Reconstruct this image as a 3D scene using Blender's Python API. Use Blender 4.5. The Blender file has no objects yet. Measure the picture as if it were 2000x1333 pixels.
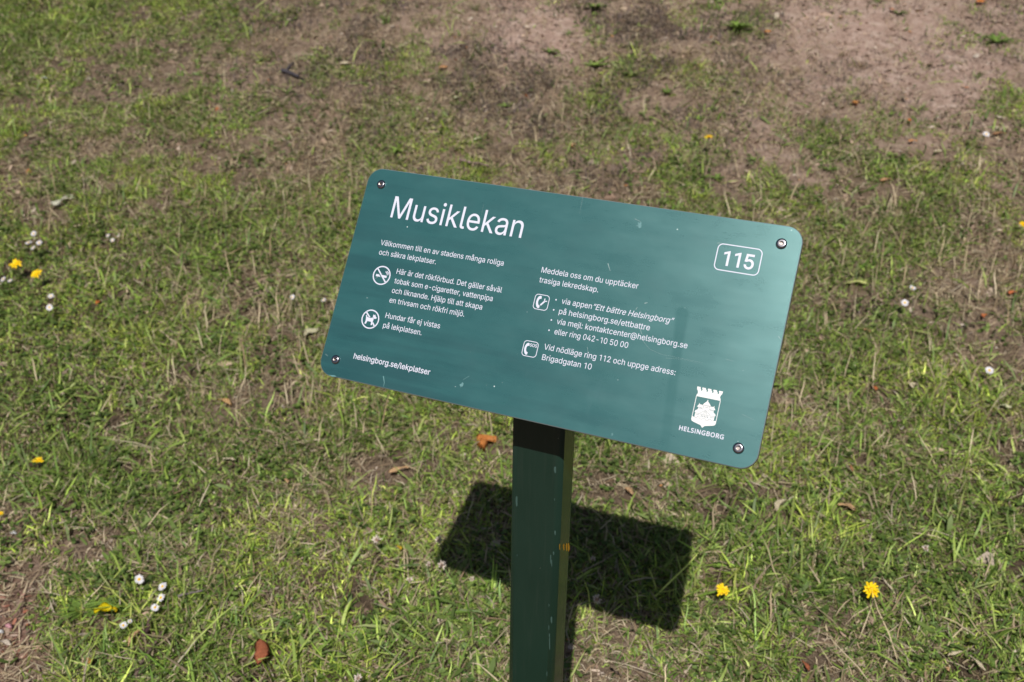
import bpy, bmesh, math
import numpy as np
from mathutils import Vector, Matrix
from mathutils.geometry import tessellate_polygon

scene = bpy.context.scene
COL = scene.collection
R_ = math.radians

# ------------------------------------------------------------------ camera
CAM_H = 1.5575
CAM_RIGHT = Vector((0.99989196, 0.00657438, 0.01314695))
CAM_DOWN = Vector((0.01469914, -0.44721474, -0.89430583))
CAM_FWD = Vector((0.0, 0.89440246, -0.44726306))
cam_data = bpy.data.cameras.new('camera')
cam = bpy.data.objects.new('camera', cam_data)
COL.objects.link(cam)
m = Matrix.Identity(4)
for i in range(3):
    m[i][0] = CAM_RIGHT[i]
    m[i][1] = -CAM_DOWN[i]
    m[i][2] = -CAM_FWD[i]
m[2][3] = CAM_H
cam.matrix_world = m
cam_data.sensor_width = 36.0
cam_data.sensor_fit = 'HORIZONTAL'
cam_data.lens = 35.0
cam_data.clip_start = 0.05
cam_data.clip_end = 2000.0
cam_data.dof.use_dof = True
cam_data.dof.focus_distance = 1.27
cam_data.dof.aperture_fstop = 6.3
cam_data.dof.aperture_blades = 7
scene.camera = cam

# ------------------------------------------------------------------ light
SUN_EL, SUN_AZ = 0.9093, 3.2628          # azimuth from +Y towards +X
SUN_DIR = Vector((math.cos(SUN_EL) * math.sin(SUN_AZ), math.cos(SUN_EL) * math.cos(SUN_AZ), math.sin(SUN_EL)))
sun_data = bpy.data.lights.new('sun', 'SUN')
sun_data.energy = 5.0
sun_data.angle = R_(0.5)
sun_data.color = (1.0, 0.955, 0.89)
sun = bpy.data.objects.new('sun', sun_data)
COL.objects.link(sun)
sun.rotation_euler = SUN_DIR.to_track_quat('Z', 'Y').to_euler()
world = bpy.data.worlds.new('World')
scene.world = world
world.use_nodes = True
wn = world.node_tree.nodes
sky = wn.new('ShaderNodeTexSky')
sky.sky_type = 'NISHITA'
sky.sun_disc = False
sky.sun_elevation = SUN_EL
sky.sun_rotation = SUN_AZ
sky.air_density = 1.0
sky.dust_density = 1.2
world.node_tree.links.new(sky.outputs['Color'], wn['Background'].inputs['Color'])
wn['Background'].inputs['Strength'].default_value = 0.05
scene.view_settings.view_transform = 'Standard'
scene.view_settings.look = 'None'
scene.view_settings.exposure = -0.15
scene.view_settings.gamma = 1.0

rng = np.random.default_rng(11)

# ------------------------------------------------------------------ helpers
def tag(o, label, cat=None, group=None, kind=None):
    o['label'] = label
    if cat: o['category'] = cat
    if group: o['group'] = group
    if kind: o['kind'] = kind
    return o

def empty(name, loc):
    o = bpy.data.objects.new(name, None)
    o.empty_display_size = 0.05
    COL.objects.link(o)
    o.location = loc
    return o

def link_mesh(name, me, mat=None, parent=None):
    o = bpy.data.objects.new(name, me)
    COL.objects.link(o)
    if mat is not None:
        me.materials.append(mat)
    if parent is not None:
        o.parent = parent
    return o

def obj(name, bm, mat=None, parent=None, smooth=True):
    me = bpy.data.meshes.new(name)
    bm.normal_update()
    bm.to_mesh(me)
    bm.free()
    if smooth:
        me.polygons.foreach_set('use_smooth', [True] * len(me.polygons))
    return link_mesh(name, me, mat, parent)

def np_mesh(name, verts, faces_list, col=None):
    """verts (V,3); faces_list: list of (F,k) index arrays"""
    me = bpy.data.meshes.new(name)
    me.vertices.add(len(verts))
    me.vertices.foreach_set('co', np.ascontiguousarray(verts, dtype=np.float32).ravel())
    idx = np.concatenate([f.ravel() for f in faces_list]).astype(np.int32)
    tot = np.concatenate([np.full(len(f), f.shape[1], np.int32) for f in faces_list])
    start = np.concatenate([[0], np.cumsum(tot)[:-1]]).astype(np.int32)
    me.loops.add(len(idx))
    me.loops.foreach_set('vertex_index', idx)
    me.polygons.add(len(tot))
    me.polygons.foreach_set('loop_start', start)
    me.polygons.foreach_set('loop_total', tot)
    me.polygons.foreach_set('use_smooth', np.ones(len(tot), dtype=bool))
    if col is not None:
        a = me.color_attributes.new('tint', 'FLOAT_COLOR', 'POINT')
        c4 = np.ones((len(verts), 4), np.float32)
        c4[:, :3] = col
        a.data.foreach_set('color', c4.ravel())
    me.update(calc_edges=True)
    return me

# lattice noise (world space)
_lat = {}
def noise(x, y, scale, seed):
    k = seed
    if k not in _lat:
        _lat[k] = np.random.default_rng(seed).random((256, 256))
    L = _lat[k]
    u, v = x / scale + 1000.3, y / scale + 1000.7
    iu, iv = np.floor(u).astype(int), np.floor(v).astype(int)
    fu, fv = u - iu, v - iv
    fu, fv = fu * fu * (3 - 2 * fu), fv * fv * (3 - 2 * fv)
    a = L[iu % 256, iv % 256]; b = L[(iu + 1) % 256, iv % 256]
    c = L[iu % 256, (iv + 1) % 256]; d = L[(iu + 1) % 256, (iv + 1) % 256]
    return (a * (1 - fu) + b * fu) * (1 - fv) + (c * (1 - fu) + d * fu) * fv

# ------------------------------------------------------------------ terrain height (a lawn with a bank rising behind the sign)
def softplus(t):
    return np.where(t > 20, t, np.log1p(np.exp(np.minimum(t, 20))))
def height(x, y):
    x = np.asarray(x, float); y = np.asarray(y, float)
    yb = np.minimum(y, 9.0)
    bank = 0.30 * 0.22 * (softplus((yb - 2.35) / 0.22) - softplus(np.array((1.98 - 2.35) / 0.22)))
    xs = np.clip(x, -8, 8)
    z = 0.036 * xs + 0.008 * (yb - 1.98) + bank
    near = np.exp(-((x / 12) ** 2 + ((y - 3) / 12) ** 2))
    z = z + near * (0.030 * (noise(x, y, 0.55, 1) - 0.5) + 0.016 * (noise(x, y, 0.17, 2) - 0.5) + 0.006 * (noise(x, y, 0.05, 3) - 0.5))
    return z

def to_px(x, y, z):
    """where a world point falls on the 2000x1333 photograph"""
    z = z - CAM_H
    r = x * CAM_RIGHT[0] + y * CAM_RIGHT[1] + z * CAM_RIGHT[2]
    d = x * CAM_DOWN[0] + y * CAM_DOWN[1] + z * CAM_DOWN[2]
    f = np.maximum(x * CAM_FWD[0] + y * CAM_FWD[1] + z * CAM_FWD[2], 0.05)
    return 1000 + 1944 * r / f, 666.5 + 1944 * d / f

def at(px, py):
    """ground point seen at a photograph pixel"""
    d = CAM_RIGHT * ((px - 1000) / 1944) + CAM_DOWN * ((py - 666.5) / 1944) + CAM_FWD
    t0, t1 = 0.5, 12.0
    ts = np.linspace(t0, t1, 2400)
    gap = CAM_H + d.z * ts - height(d.x * ts, d.y * ts)
    k = int(np.argmax(gap < 0)) if (gap < 0).any() else len(ts) - 1
    t = ts[k]
    x, y = d.x * t, d.y * t
    return Vector((x, y, float(height(x, y)))), t

# ------------------------------------------------------------------ ground cover survey: photograph spot -> how green, how dry
SURVEY = [
    # px, py, green, straw, dead moss, pale dirt, red mulch
    (0, 0, .8, .3, 0, 0, 0), (150, 50, .75, .4, 0, 0, 0), (300, 150, .5, .4, .1, 0, 0), (450, 80, .5, .3, .2, 0, 0), (330, 60, .6, .4, .1, 0, 0), (230, 75, .5, .3, .1, .1, 0),
    (560, 30, .35, .3, .3, .1, 0), (700, 60, .25, .3, .5, .1, 0), (850, 60, .12, .25, .5, .3, 0), (1000, 60, .02, .1, .1, .9, 0), (1080, 75, .03, .1, .1, 1, 0), (940, 30, .1, .2, .3, .4, 0),
    (1160, 40, .15, .3, .4, .4, 0), (1250, 60, .12, .4, .8, .1, 0), (1300, 120, .12, .4, .9, .1, 0), (1440, 60, .3, .4, .3, .3, 0), (1370, 30, .2, .3, .4, .3, 0), (1600, 50, .02, .1, .1, .8, 0), (1700, 70, .0, .08, .05, 1, 0),
    (1800, 50, .02, .12, .1, .8, 0), (1950, 90, .1, .1, .1, .7, 0), (1980, 20, .15, .2, .2, .5, 0), (1900, 20, .15, .2, .2, .5, 0),
    (60, 220, .6, .5, 0, 0, 0), (200, 180, .45, .4, .1, .1, 0), (350, 200, .5, .6, .1, .05, 0), (480, 230, .5, .8, .1, 0, 0), (470, 150, .35, .4, .1, .2, 0), (600, 130, .42, .4, .3, .1, 0), (700, 250, .42, .7, .4, 0, 0), (780, 120, .3, .4, .5, .1, 0),
    (900, 110, .2, .3, .7, .2, 0), (900, 200, .2, .7, .7, 0, 0), (1050, 200, .15, .7, .9, 0, 0), (1180, 130, .35, .5, .3, .2, 0), (1250, 190, .15, .5, .8, .1, 0), (1370, 180, .4, .5, .2, .1, 0), (1420, 120, .15, .5, .3, .3, 0), (1480, 180, .08, .5, .2, .5, 0),
    (1600, 150, .04, .25, .1, .7, 0), (1750, 150, .0, .12, .05, .9, 0), (1850, 180, .03, .15, .1, .8, 0), (1980, 210, .5, .3, 0, .2, 0), (1900, 150, .05, .1, .05, .9, 0),
    (60, 330, .55, .6, 0, 0, 0), (200, 320, .5, .7, 0, 0, 0), (400, 280, .55, .8, 0, 0, 0), (560, 350, .55, .7, 0, 0, 0), (700, 320, .6, .7, 0, 0, 0), (800, 270, .45, .9, .3, 0, 0), (900, 280, .4, 1, .2, 0, 0), (1000, 300, .5, .8, .2, 0, 0), (1100, 240, .35, .9, .5, 0, 0),
    (1200, 280, .4, .7, .4, .1, 0), (1300, 250, .4, .5, .3, .2, 0), (1400, 250, .4, .5, .2, .2, 0), (1490, 290, .08, .3, .1, .6, 0), (1450, 330, .3, .5, .1, .3, 0), (1580, 270, .6, .3, .1, .2, 0), (1660, 230, .2, .5, .2, .4, 0), (1750, 270, .2, .4, .2, .4, 0), (1760, 330, .55, .4, 0, .1, 0), (1850, 260, .2, .4, .1, .5, 0), (1900, 320, .35, .6, .1, .1, 0),
    (100, 420, .6, .5, 0, 0, 0), (300, 430, .6, .5, 0, 0, 0), (600, 420, .75, .4, 0, 0, 0), (1000, 330, .5, .6, 0, 0, 0), (1300, 370, .7, .4, 0, 0, 0), (1400, 390, .6, .5, 0, .1, 0), (1500, 380, .5, .6, 0, .1, 0), (1590, 340, .3, .5, 0, .4, 0), (1650, 370, .6, .5, 0, 0, 0), (1800, 360, .65, .4, 0, 0, 0), (1950, 380, .35, .7, 0, .1, 0),
    (50, 500, .9, .2, 0, 0, 0), (200, 500, .85, .25, 0, 0, 0), (400, 500, .75, .35, 0, 0, 0), (620, 500, .75, .5, 0, 0, 0), (30, 640, 1, .15, 0, 0, 0), (200, 620, .85, .25, 0, 0, 0), (350, 600, .55, .6, 0, 0, 0), (550, 600, .6, .7, 0, 0, 0), (450, 720, .8, .4, 0, 0, 0), (250, 720, .95, .2, 0, 0, 0), (600, 690, .55, .8, 0, 0, 0),
    (1650, 480, .6, .5, 0, 0, 0), (1600, 560, .55, .5, 0, 0, 0), (1700, 600, .5, .5, .3, 0, 0), (1850, 540, .35, .8, 0, .1, 0), (1950, 620, .25, .8, .1, .1, 0), (1820, 470, .6, .5, 0, 0, 0), (1950, 480, .4, .7, 0, .1, 0), (1650, 700, .75, .4, 0, 0, 0), (1760, 680, .65, .4, 0, 0, 0), (1900, 700, .35, .8, 0, 0, 0), (1900, 760, .55, .5, 0, 0, 0),
    (100, 800, .9, .2, 0, 0, 0), (300, 820, .8, .3, 0, 0, 0), (450, 800, .4, .7, 0, 0, 0), (550, 790, .4, .8, 0, 0, 0), (650, 850, .6, .6, 0, 0, 0), (800, 830, .6, .6, 0, 0, 0), (1590, 800, .35, .8, 0, .1, 0), (1560, 880, .45, .7, 0, 0, 0), (1720, 820, .6, .5, 0, 0, 0), (1850, 830, .75, .4, 0, 0, 0), (1960, 850, .6, .5, 0, 0, 0),
    (80, 950, .9, .25, 0, 0, 0), (250, 950, .8, .3, 0, 0, 0), (400, 950, .8, .3, 0, 0, 0), (600, 1000, .3, .9, 0, 0, 0), (500, 960, .7, .4, 0, 0, 0), (740, 970, .35, .8, 0, 0, 0), (900, 900, .65, .5, 0, 0, 0), (1200, 900, .7, .5, 0, 0, 0), (1330, 930, .4, .7, 0, .1, 0), (1450, 940, .75, .4, 0, 0, 0), (1560, 980, .6, .5, 0, 0, 0), (1700, 960, .85, .3, 0, 0, 0), (1900, 1000, .9, .25, 0, 0, 0),
    (200, 1080, .4, .6, 0, .1, .1), (80, 1120, .4, .6, 0, .1, .2), (20, 1160, .1, .4, 0, .2, .8), (20, 1250, .02, .3, 0, 0, 1), (60, 1300, .3, .7, 0, 0, .5), (130, 1180, .7, .4, 0, 0, .2), (30, 1030, .55, .5, 0, 0, .1), (250, 1150, .7, .3, 0, 0, 0), (350, 1090, .4, .7, 0, 0, 0), (400, 1150, .7, .4, 0, 0, 0), (520, 1150, .7, .4, 0, 0, 0), (700, 1100, .75, .4, 0, 0, 0),
    (800, 1250, .9, .3, 0, 0, 0), (900, 1080, .6, .4, 0, 0, 0), (1250, 1100, .6, .4, 0, 0, 0), (1450, 1100, .7, .4, 0, 0, 0), (1700, 1130, .8, .3, 0, 0, 0), (1900, 1150, .75, .3, 0, 0, 0), (150, 1290, .7, .3, 0, 0, .1), (400, 1280, .85, .25, 0, 0, 0), (600, 1270, .85, .25, 0, 0, 0), (900, 1280, .8, .4, 0, 0, 0), (1200, 1290, .35, .8, 0, .1, 0), (1300, 1250, .45, .6, 0, .1, 0),
    (1500, 1280, .7, .5, 0, 0, 0), (1660, 1225, .3, .8, 0, 0, 0), (1700, 1290, .55, .6, 0, 0, 0), (1900, 1300, .85, .3, 0, 0, 0), (1800, 1230, .7, .4, 0, 0, 0),
    (-250, 100, .8, .3, 0, 0, 0), (-250, 600, .95, .2, 0, 0, 0), (-200, 1150, .02, .3, 0, .2, 1), (-200, 1350, 0, .3, 0, .2, 1), (2250, 100, .1, .2, 0, .8, 0), (2250, 600, .5, .5, 0, 0, 0), (2250, 1200, .8, .3, 0, 0, 0), (1000, 1600, .7, .4, 0, 0, 0), (300, 1600, .4, .5, 0, 0, .3), (1700, 1600, .7, .4, 0, 0, 0),
]
_sv = np.array(SURVEY, float)
_sv[:, 2] *= np.where(_sv[:, 1] < 450, 0.88, 1.0)      # the upper lawn is drier
def survey(x, y, z):
    """nearest-weighted survey values (green, straw, moss, dirt, mulch) for world points"""
    px, py = to_px(x, y, z)
    px = np.clip(px, -350, 2350); py = np.clip(py, -60, 1650)
    out = np.zeros((len(px), 5))
    for s in range(0, len(px), 40000):
        sl = slice(s, s + 40000)
        dx = (px[sl, None] - _sv[None, :, 0]); dy = (py[sl, None] - _sv[None, :, 1]) * 1.25
        d2 = dx * dx + dy * dy
        w = 1.0 / (d2 + 30.0 ** 2) ** 1.6
        out[sl] = (w @ _sv[:, 2:]) / w.sum(1, keepdims=True)
    return out

# ------------------------------------------------------------------ material helpers
def new_mat(name):
    mt = bpy.data.materials.new(name)
    mt.use_nodes = True
    nt = mt.node_tree
    return mt, nt, nt.nodes, nt.links, nt.nodes['Principled BSDF']

def plain(name, col, rough=0.5, spec=0.4, metal=0.0, var=0.0, scale=200.0):
    mt, nt, N, Lk, p = new_mat(name)
    p.inputs['Base Color'].default_value = (*col, 1)
    p.inputs['Roughness'].default_value = rough
    p.inputs['Specular IOR Level'].default_value = spec
    p.inputs['Metallic'].default_value = metal
    if var:
        tc = N.new('ShaderNodeTexCoord'); nz = N.new('ShaderNodeTexNoise'); nz.inputs['Scale'].default_value = scale
        nz.inputs['Detail'].default_value = 4
        Lk.new(tc.outputs['Object'], nz.inputs['Vector'])
        mx = N.new('ShaderNodeMix'); mx.data_type = 'RGBA'
        mx.inputs['A'].default_value = (*[c * (1 - var) for c in col], 1)
        mx.inputs['B'].default_value = (*[min(1, c * (1 + var)) for c in col], 1)
        Lk.new(nz.outputs['Fac'], mx.inputs['Factor'])
        Lk.new(mx.outputs['Result'], p.inputs['Base Color'])
    return mt

def tinted(name, rough=0.55, spec=0.25, transl=0.25):
    """colour carried by each blade or leaf, thin enough to let some light through"""
    mt, nt, N, Lk, p = new_mat(name)
    at_ = N.new('ShaderNodeAttribute'); at_.attribute_name = 'tint'
    Lk.new(at_.outputs['Color'], p.inputs['Base Color'])
    p.inputs['Roughness'].default_value = rough
    p.inputs['Specular IOR Level'].default_value = spec
    if transl:
        tr = N.new('ShaderNodeBsdfTranslucent'); mx = N.new('ShaderNodeMixShader')
        Lk.new(at_.outputs['Color'], tr.inputs['Color'])
        mx.inputs[0].default_value = transl
        Lk.new(p.outputs[0], mx.inputs[1]); Lk.new(tr.outputs[0], mx.inputs[2])
        Lk.new(mx.outputs[0], N['Material Output'].inputs['Surface'])
    return mt

SPOTS = [(957, 877, 18), (508, 1297, 34), (125, 401, 24), (440, 798, 20), (1226, 972, 15), (780, 930, 21), (1525, 1001, 25), (1651, 1004, 18), (610, 661, 20), (1672, 565, 20), (1960, 807, 14), (1785, 765, 14), (1862, 1291, 19),
         (1905, 1311, 22), (268, 1260, 26), (175, 1306, 12), (448, 909, 14), (190, 601, 12), (1728, 362, 14), (560, 952, 10), (1570, 1315, 14), (210, 1213, 22), (241, 1222, 12), (254, 1214, 8), (272, 1132, 12), (318, 1146, 12), (315, 1168, 12), (303, 1187, 12),
         (1702, 1152, 28), (1411, 1152, 30), (1408, 1185, 24), (76, 899, 12), (32, 515, 14), (71, 535, 12), (66, 470, 18), (10, 547, 12), (100, 590, 16), (218, 464, 14), (285, 1300, 14), (310, 1262, 14), (325, 1238, 10), (291, 1240, 12), (1384, 268, 12)]

# ------------------------------------------------------------------ ground sheet
def spread(lo, hi, step, far, grow=1.22):
    a = list(np.arange(lo, hi + 1e-6, step))
    s = step; v = hi
    up = []
    while v < far:
        s *= grow; v += s; up.append(v)
    s = step; v = lo; dn = []
    while v > -far:
        s *= grow; v -= s; dn.append(v)
    return np.array(dn[::-1] + a + up)
gx_ = spread(-2.7, 2.7, 0.018, 150)
gy_ = spread(1.0, 5.4, 0.018, 150)
GX, GY = np.meshgrid(gx_, gy_)
GZ = height(GX, GY)
sv_ = survey(GX.ravel(), GY.ravel(), GZ.ravel())
nx, ny = len(gx_), len(gy_)
ii = np.arange(nx * ny).reshape(ny, nx)
quads = np.stack([ii[:-1, :-1], ii[:-1, 1:], ii[1:, 1:], ii[1:, :-1]], -1).reshape(-1, 4)
soil_mix = np.stack([np.clip(sv_[:, 3], 0, 1), np.clip(sv_[:, 4] * 1.3, 0, 1), np.clip(sv_[:, 0], 0, 1)], 1)
ground_me = np_mesh('ground', np.stack([GX.ravel(), GY.ravel(), GZ.ravel()], 1), [quads], soil_mix)

gm, nt, N, Lk, p = new_mat('soil')
at_ = N.new('ShaderNodeAttribute'); at_.attribute_name = 'tint'
sep = N.new('ShaderNodeSeparateColor'); Lk.new(at_.outputs['Color'], sep.inputs[0])
tc = N.new('ShaderNodeTexCoord')
def nz(scale, detail=6, rough=0.6):
    n = N.new('ShaderNodeTexNoise'); n.inputs['Scale'].default_value = scale
    n.inputs['Detail'].default_value = detail; n.inputs['Roughness'].default_value = rough
    Lk.new(tc.outputs['Object'], n.inputs['Vector']); return n
def ramp(src, stops):
    r = N.new('ShaderNodeValToRGB'); e = r.color_ramp.elements
    while len(e) < len(stops): e.new(0.5)
    for q, (pos, c) in zip(e, stops): q.position = pos; q.color = (*c, 1)
    Lk.new(src, r.inputs[0]); return r
def mixc(fac, a, b, kind='MIX'):
    x = N.new('ShaderNodeMix'); x.data_type = 'RGBA'; x.blend_type = kind
    if hasattr(fac, 'is_linked'): Lk.new(fac, x.inputs['Factor'])
    else: x.inputs['Factor'].default_value = fac
    Lk.new(a, x.inputs['A']); Lk.new(b, x.inputs['B']); return x.outputs['Result']
n1 = nz(60, 8, .7); n2 = nz(9, 5); n3 = nz(330, 4, .7)
under = ramp(n1.outputs['Fac'], [(.3, (.09, .066, .045)), (.5, (.2, .15, .10)), (.7, (.34, .265, .185))])
n4 = nz(17, 7, .68)
av = N.new('ShaderNodeMath'); av.operation = 'MULTIPLY_ADD'; Lk.new(n4.outputs['Fac'], av.inputs[0]); av.inputs[1].default_value = .6
hf = N.new('ShaderNodeMath'); hf.operation = 'MULTIPLY'; Lk.new(n1.outputs['Fac'], hf.inputs[0]); hf.inputs[1].default_value = .4
Lk.new(hf.outputs[0], av.inputs[2])
dirt = ramp(av.outputs[0], [(.25, (.2, .132, .105)), (.48, (.41, .29, .235)), (.72, (.62, .5, .43))])
mulch = ramp(n1.outputs['Fac'], [(.3, (.15, .08, .058)), (.5, (.27, .165, .125)), (.7, (.42, .3, .24))])
add = N.new('ShaderNodeMath'); add.operation = 'MULTIPLY_ADD'
Lk.new(n2.outputs['Fac'], add.inputs[0]); add.inputs[1].default_value = 1.1
sub = N.new('ShaderNodeMath'); sub.operation = 'SUBTRACT'; Lk.new(sep.outputs[0], sub.inputs[0]); sub.inputs[1].default_value = 0.42
Lk.new(sub.outputs[0], add.inputs[2]); add.use_clamp = True
c1 = mixc(add.outputs[0], under.outputs[0], dirt.outputs[0])
shaded_humus = ramp(n1.outputs['Fac'], [(.3, (.03, .022, .014)), (.5, (.07, .05, .032)), (.7, (.14, .10, .065))])  # dark soil under turf, deepened to paint in the shade between blades
gr = N.new('ShaderNodeMath'); gr.operation = 'MULTIPLY_ADD'; gr.use_clamp = True; Lk.new(sep.outputs[2], gr.inputs[0]); gr.inputs[1].default_value = 1.6; gr.inputs[2].default_value = -.45
c1 = mixc(gr.outputs[0], c1, shaded_humus.outputs[0])
c2 = mixc(sep.outputs[1], c1, mulch.outputs[0])
grit = ramp(n3.outputs['Fac'], [(.3, (.62, .6, .6)), (.55, (1, 1, 1)), (.75, (1.25, 1.2, 1.15))])
c3 = mixc(1.0, c2, grit.outputs[0], 'MULTIPLY')
Lk.new(c3, p.inputs['Base Color'])
p.inputs['Roughness'].default_value = 0.95
p.inputs['Specular IOR Level'].default_value = 0.1
bp = N.new('ShaderNodeBump'); bp.inputs['Strength'].default_value = 1.0; bp.inputs['Distance'].default_value = 0.014
Lk.new(n1.outputs['Fac'], bp.inputs['Height']); Lk.new(bp.outputs[0], p.inputs['Normal'])
ground = link_mesh('ground', ground_me, gm)
tag(ground, 'brown earth of the lawn and the bank behind the sign', 'ground', kind='structure')

# ------------------------------------------------------------------ grass and other cover nobody could count
POST_BASE = (0.047, 1.1795)
def scatter(n, ylo=0.7, yhi=5.9, bias=1.0):
    """uniform points over the strip of lawn the view takes in, and a margin beside it"""
    y = ylo + (yhi - ylo) * rng.random(n * 2) ** bias
    half = 1.05 + 0.56 * y
    x = (rng.random(n * 2) * 2 - 1) * (1.05 + 0.56 * yhi)
    k = (np.abs(x) < half)
    k &= ~((np.abs(x - POST_BASE[0]) < 0.05) & (np.abs(y - POST_BASE[1]) < 0.05))
    x, y = x[k][:n], y[k][:n]
    return x, y, height(x, y)

def pick(cols, n, jitter=0.18):
    cols = np.array(cols)
    a = cols[rng.integers(0, len(cols), n)]; b = cols[rng.integers(0, len(cols), n)]
    t = rng.random((n, 1)) * 0.5
    c = a * (1 - t) + b * t
    return np.clip(c * (1 + jitter * rng.normal(size=(n, 1))), 0.004, 0.9)

def blades(name, x, y, z, length, width, tilt, curve, col, mat, label, cat, az=None, zoff=0.0, taper=0.75):
    n = len(x)
    az = rng.random(n) * 2 * np.pi if az is None else az
    roll = rng.normal(size=n) * 0.6
    hx, hy = np.cos(az), np.sin(az)
    ts = np.array([0, .36, .7, 1.0])
    pts = np.zeros((n, 4, 3)); pts[:, 0] = np.stack([x, y, z + zoff - 0.003], 1)
    wob = rng.normal(size=(n, 2)) * 0.17
    for k in range(1, 4):
        ang = np.minimum(tilt + curve * (ts[k] + ts[k - 1]) / 2, 1.62)
        a2 = az + (wob[:, 0] if k == 2 else 0) + (wob[:, 1] if k == 3 else 0)
        seg = (ts[k] - ts[k - 1]) * length
        pts[:, k, 0] = pts[:, k - 1, 0] + np.cos(a2) * np.sin(ang) * seg
        pts[:, k, 1] = pts[:, k - 1, 1] + np.sin(a2) * np.sin(ang) * seg
        pts[:, k, 2] = pts[:, k - 1, 2] + np.cos(ang) * seg
    for k in range(1, 4):      # stay on top of the soil
        pts[:, k, 2] = np.maximum(pts[:, k, 2], height(pts[:, k, 0], pts[:, k, 1]) + 0.002 + 0.006 * (k % 2))
    side = np.stack([-hy * np.cos(roll), hx * np.cos(roll), np.sin(roll) * 0.8], 1)
    ws = np.array([0.7, 1.0, taper])
    V = np.zeros((n, 7, 3))
    for k in range(3):
        o = side * (width * ws[k] * 0.5)[:, None]
        V[:, 2 * k] = pts[:, k] - o; V[:, 2 * k + 1] = pts[:, k] + o
    V[:, 6] = pts[:, 3]
    b = (np.arange(n) * 7)[:, None]
    q = np.concatenate([b + np.array([[0, 1, 3, 2]]), b + np.array([[2, 3, 5, 4]])])
    t = b + np.array([[4, 5, 6]])
    me = np_mesh(name, V.reshape(-1, 3), [q, t], np.repeat(col, 7, 0))
    o = link_mesh(name, me, mat)
    tag(o, label, cat, kind='stuff')
    return o

GREENS = [(2.05 * a, 2.1 * b, 1.95 * c) for a, b, c in [(.035, .065, .012), (.046, .083, .014), (.073, .12, .02), (.10, .152, .026), (.14, .195, .036), (.178, .228, .052), (.078, .127, .036), (.118, .14, .036), (.215, .248, .08)]]
STRAWS = [(.5, .405, .26), (.31, .22, .135), (.5, .41, .28), (.2, .14, .09), (.32, .27, .15), (.5, .43, .32)]
MOSS = [(.085, .062, .058), (.065, .052, .05), (.12, .09, .082), (.085, .08, .05), (.19, .15, .14)]

grass_mat = tinted('grass_blade', 0.5, 0.35, 0.3)
straw_mat = tinted('dry_blade', 0.7, 0.2, 0.15)

# spots where a leaf or flower lies on top of the lawn: shorter, thinner grass there
CLEAR = [at(px_, py_)[0].to_2d().to_tuple() + (r_ / 1944 * at(px_, py_)[1],) for px_, py_, r_ in SPOTS]
def openness(x, y):
    o_ = np.zeros(len(x))
    for cx_, cy_, r_ in CLEAR:
        d_ = np.hypot(x - cx_, y - cy_ + .012)
        o_ = np.maximum(o_, np.clip(1.6 - d_ / (r_ + .006), 0, 1))
    return o_
def keep(x, y, z, dens):
    k = rng.random(len(x)) < dens * (1 - .74 * openness(x, y))
    return x[k], y[k], z[k], k

# living grass
x, y, z = scatter(792000)
s = survey(x, y, z)
clump = 0.5 * noise(x, y, 0.14, 21) + 0.32 * noise(x, y, 0.05, 22) + 0.18 * noise(x, y, 0.35, 23)
dens = np.clip(s[:, 0] * 2.1, 0, 1) * np.clip((clump - 0.60 + 0.46 * s[:, 0]) * 8, 0.015, 1)
x, y, z, k = keep(x, y, z, dens); cl = clump[k]; g_ = s[k, 0]
n = len(x)
long_ = np.clip(0.55 + 1.1 * (noise(x, y, 0.35, 24) - 0.3), 0.4, 1.3)
length = np.exp(rng.normal(np.log(0.039), 0.42, n)) * long_ * (0.7 + 0.4 * g_)
width = np.clip(rng.normal(0.0034, 0.0010, n), 0.0014, 0.007) * (0.8 + 0.35 * noise(x, y, 0.2, 27))
tilt = np.clip(rng.normal(0.95, 0.36, n), 0.1, 1.52)
curve = np.abs(rng.normal(0.32, 0.35, n))
col = pick(GREENS, n)
hue = noise(x, y, 0.28, 25)[:, None] + 0.6 * (noise(x, y, 0.06, 28)[:, None] - 0.5)
col = col * np.exp(rng.normal(size=(n, 1)) * .26) * (0.8 + 0.5 * hue) * np.where(hue > 0.62, [[1.15, 1.06, 0.9]], [[1, 1, 1]])
dry = rng.random(n) < 0.2
col[dry] = pick(STRAWS, dry.sum()) * 0.85
blades('grass', x, y, z, length, width, tilt, curve, col, grass_mat, 'short mown green grass covering the lawn in uneven clumps', 'grass')
print('grass blades', n)

# wider blades and long strands lying over it
x, y, z = scatter(40000)
s = survey(x, y, z)
x, y, z, k = keep(x, y, z, np.clip(s[:, 0] ** 1.5, 0, 1) * np.clip((noise(x, y, 0.16, 31) - 0.35) * 3, 0.05, 1))
n = len(x)
blades('coarse_grass', x, y, z, rng.uniform(0.045, 0.11, n), rng.uniform(0.004, 0.0075, n), np.clip(rng.normal(0.95, 0.3, n), 0.2, 1.5),
       np.abs(rng.normal(0.55, 0.4, n)), pick(GREENS[2:] + [(.16, .22, .09)], n), grass_mat, 'broader green blades lying over the short grass', 'grass', zoff=0.004)

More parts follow.
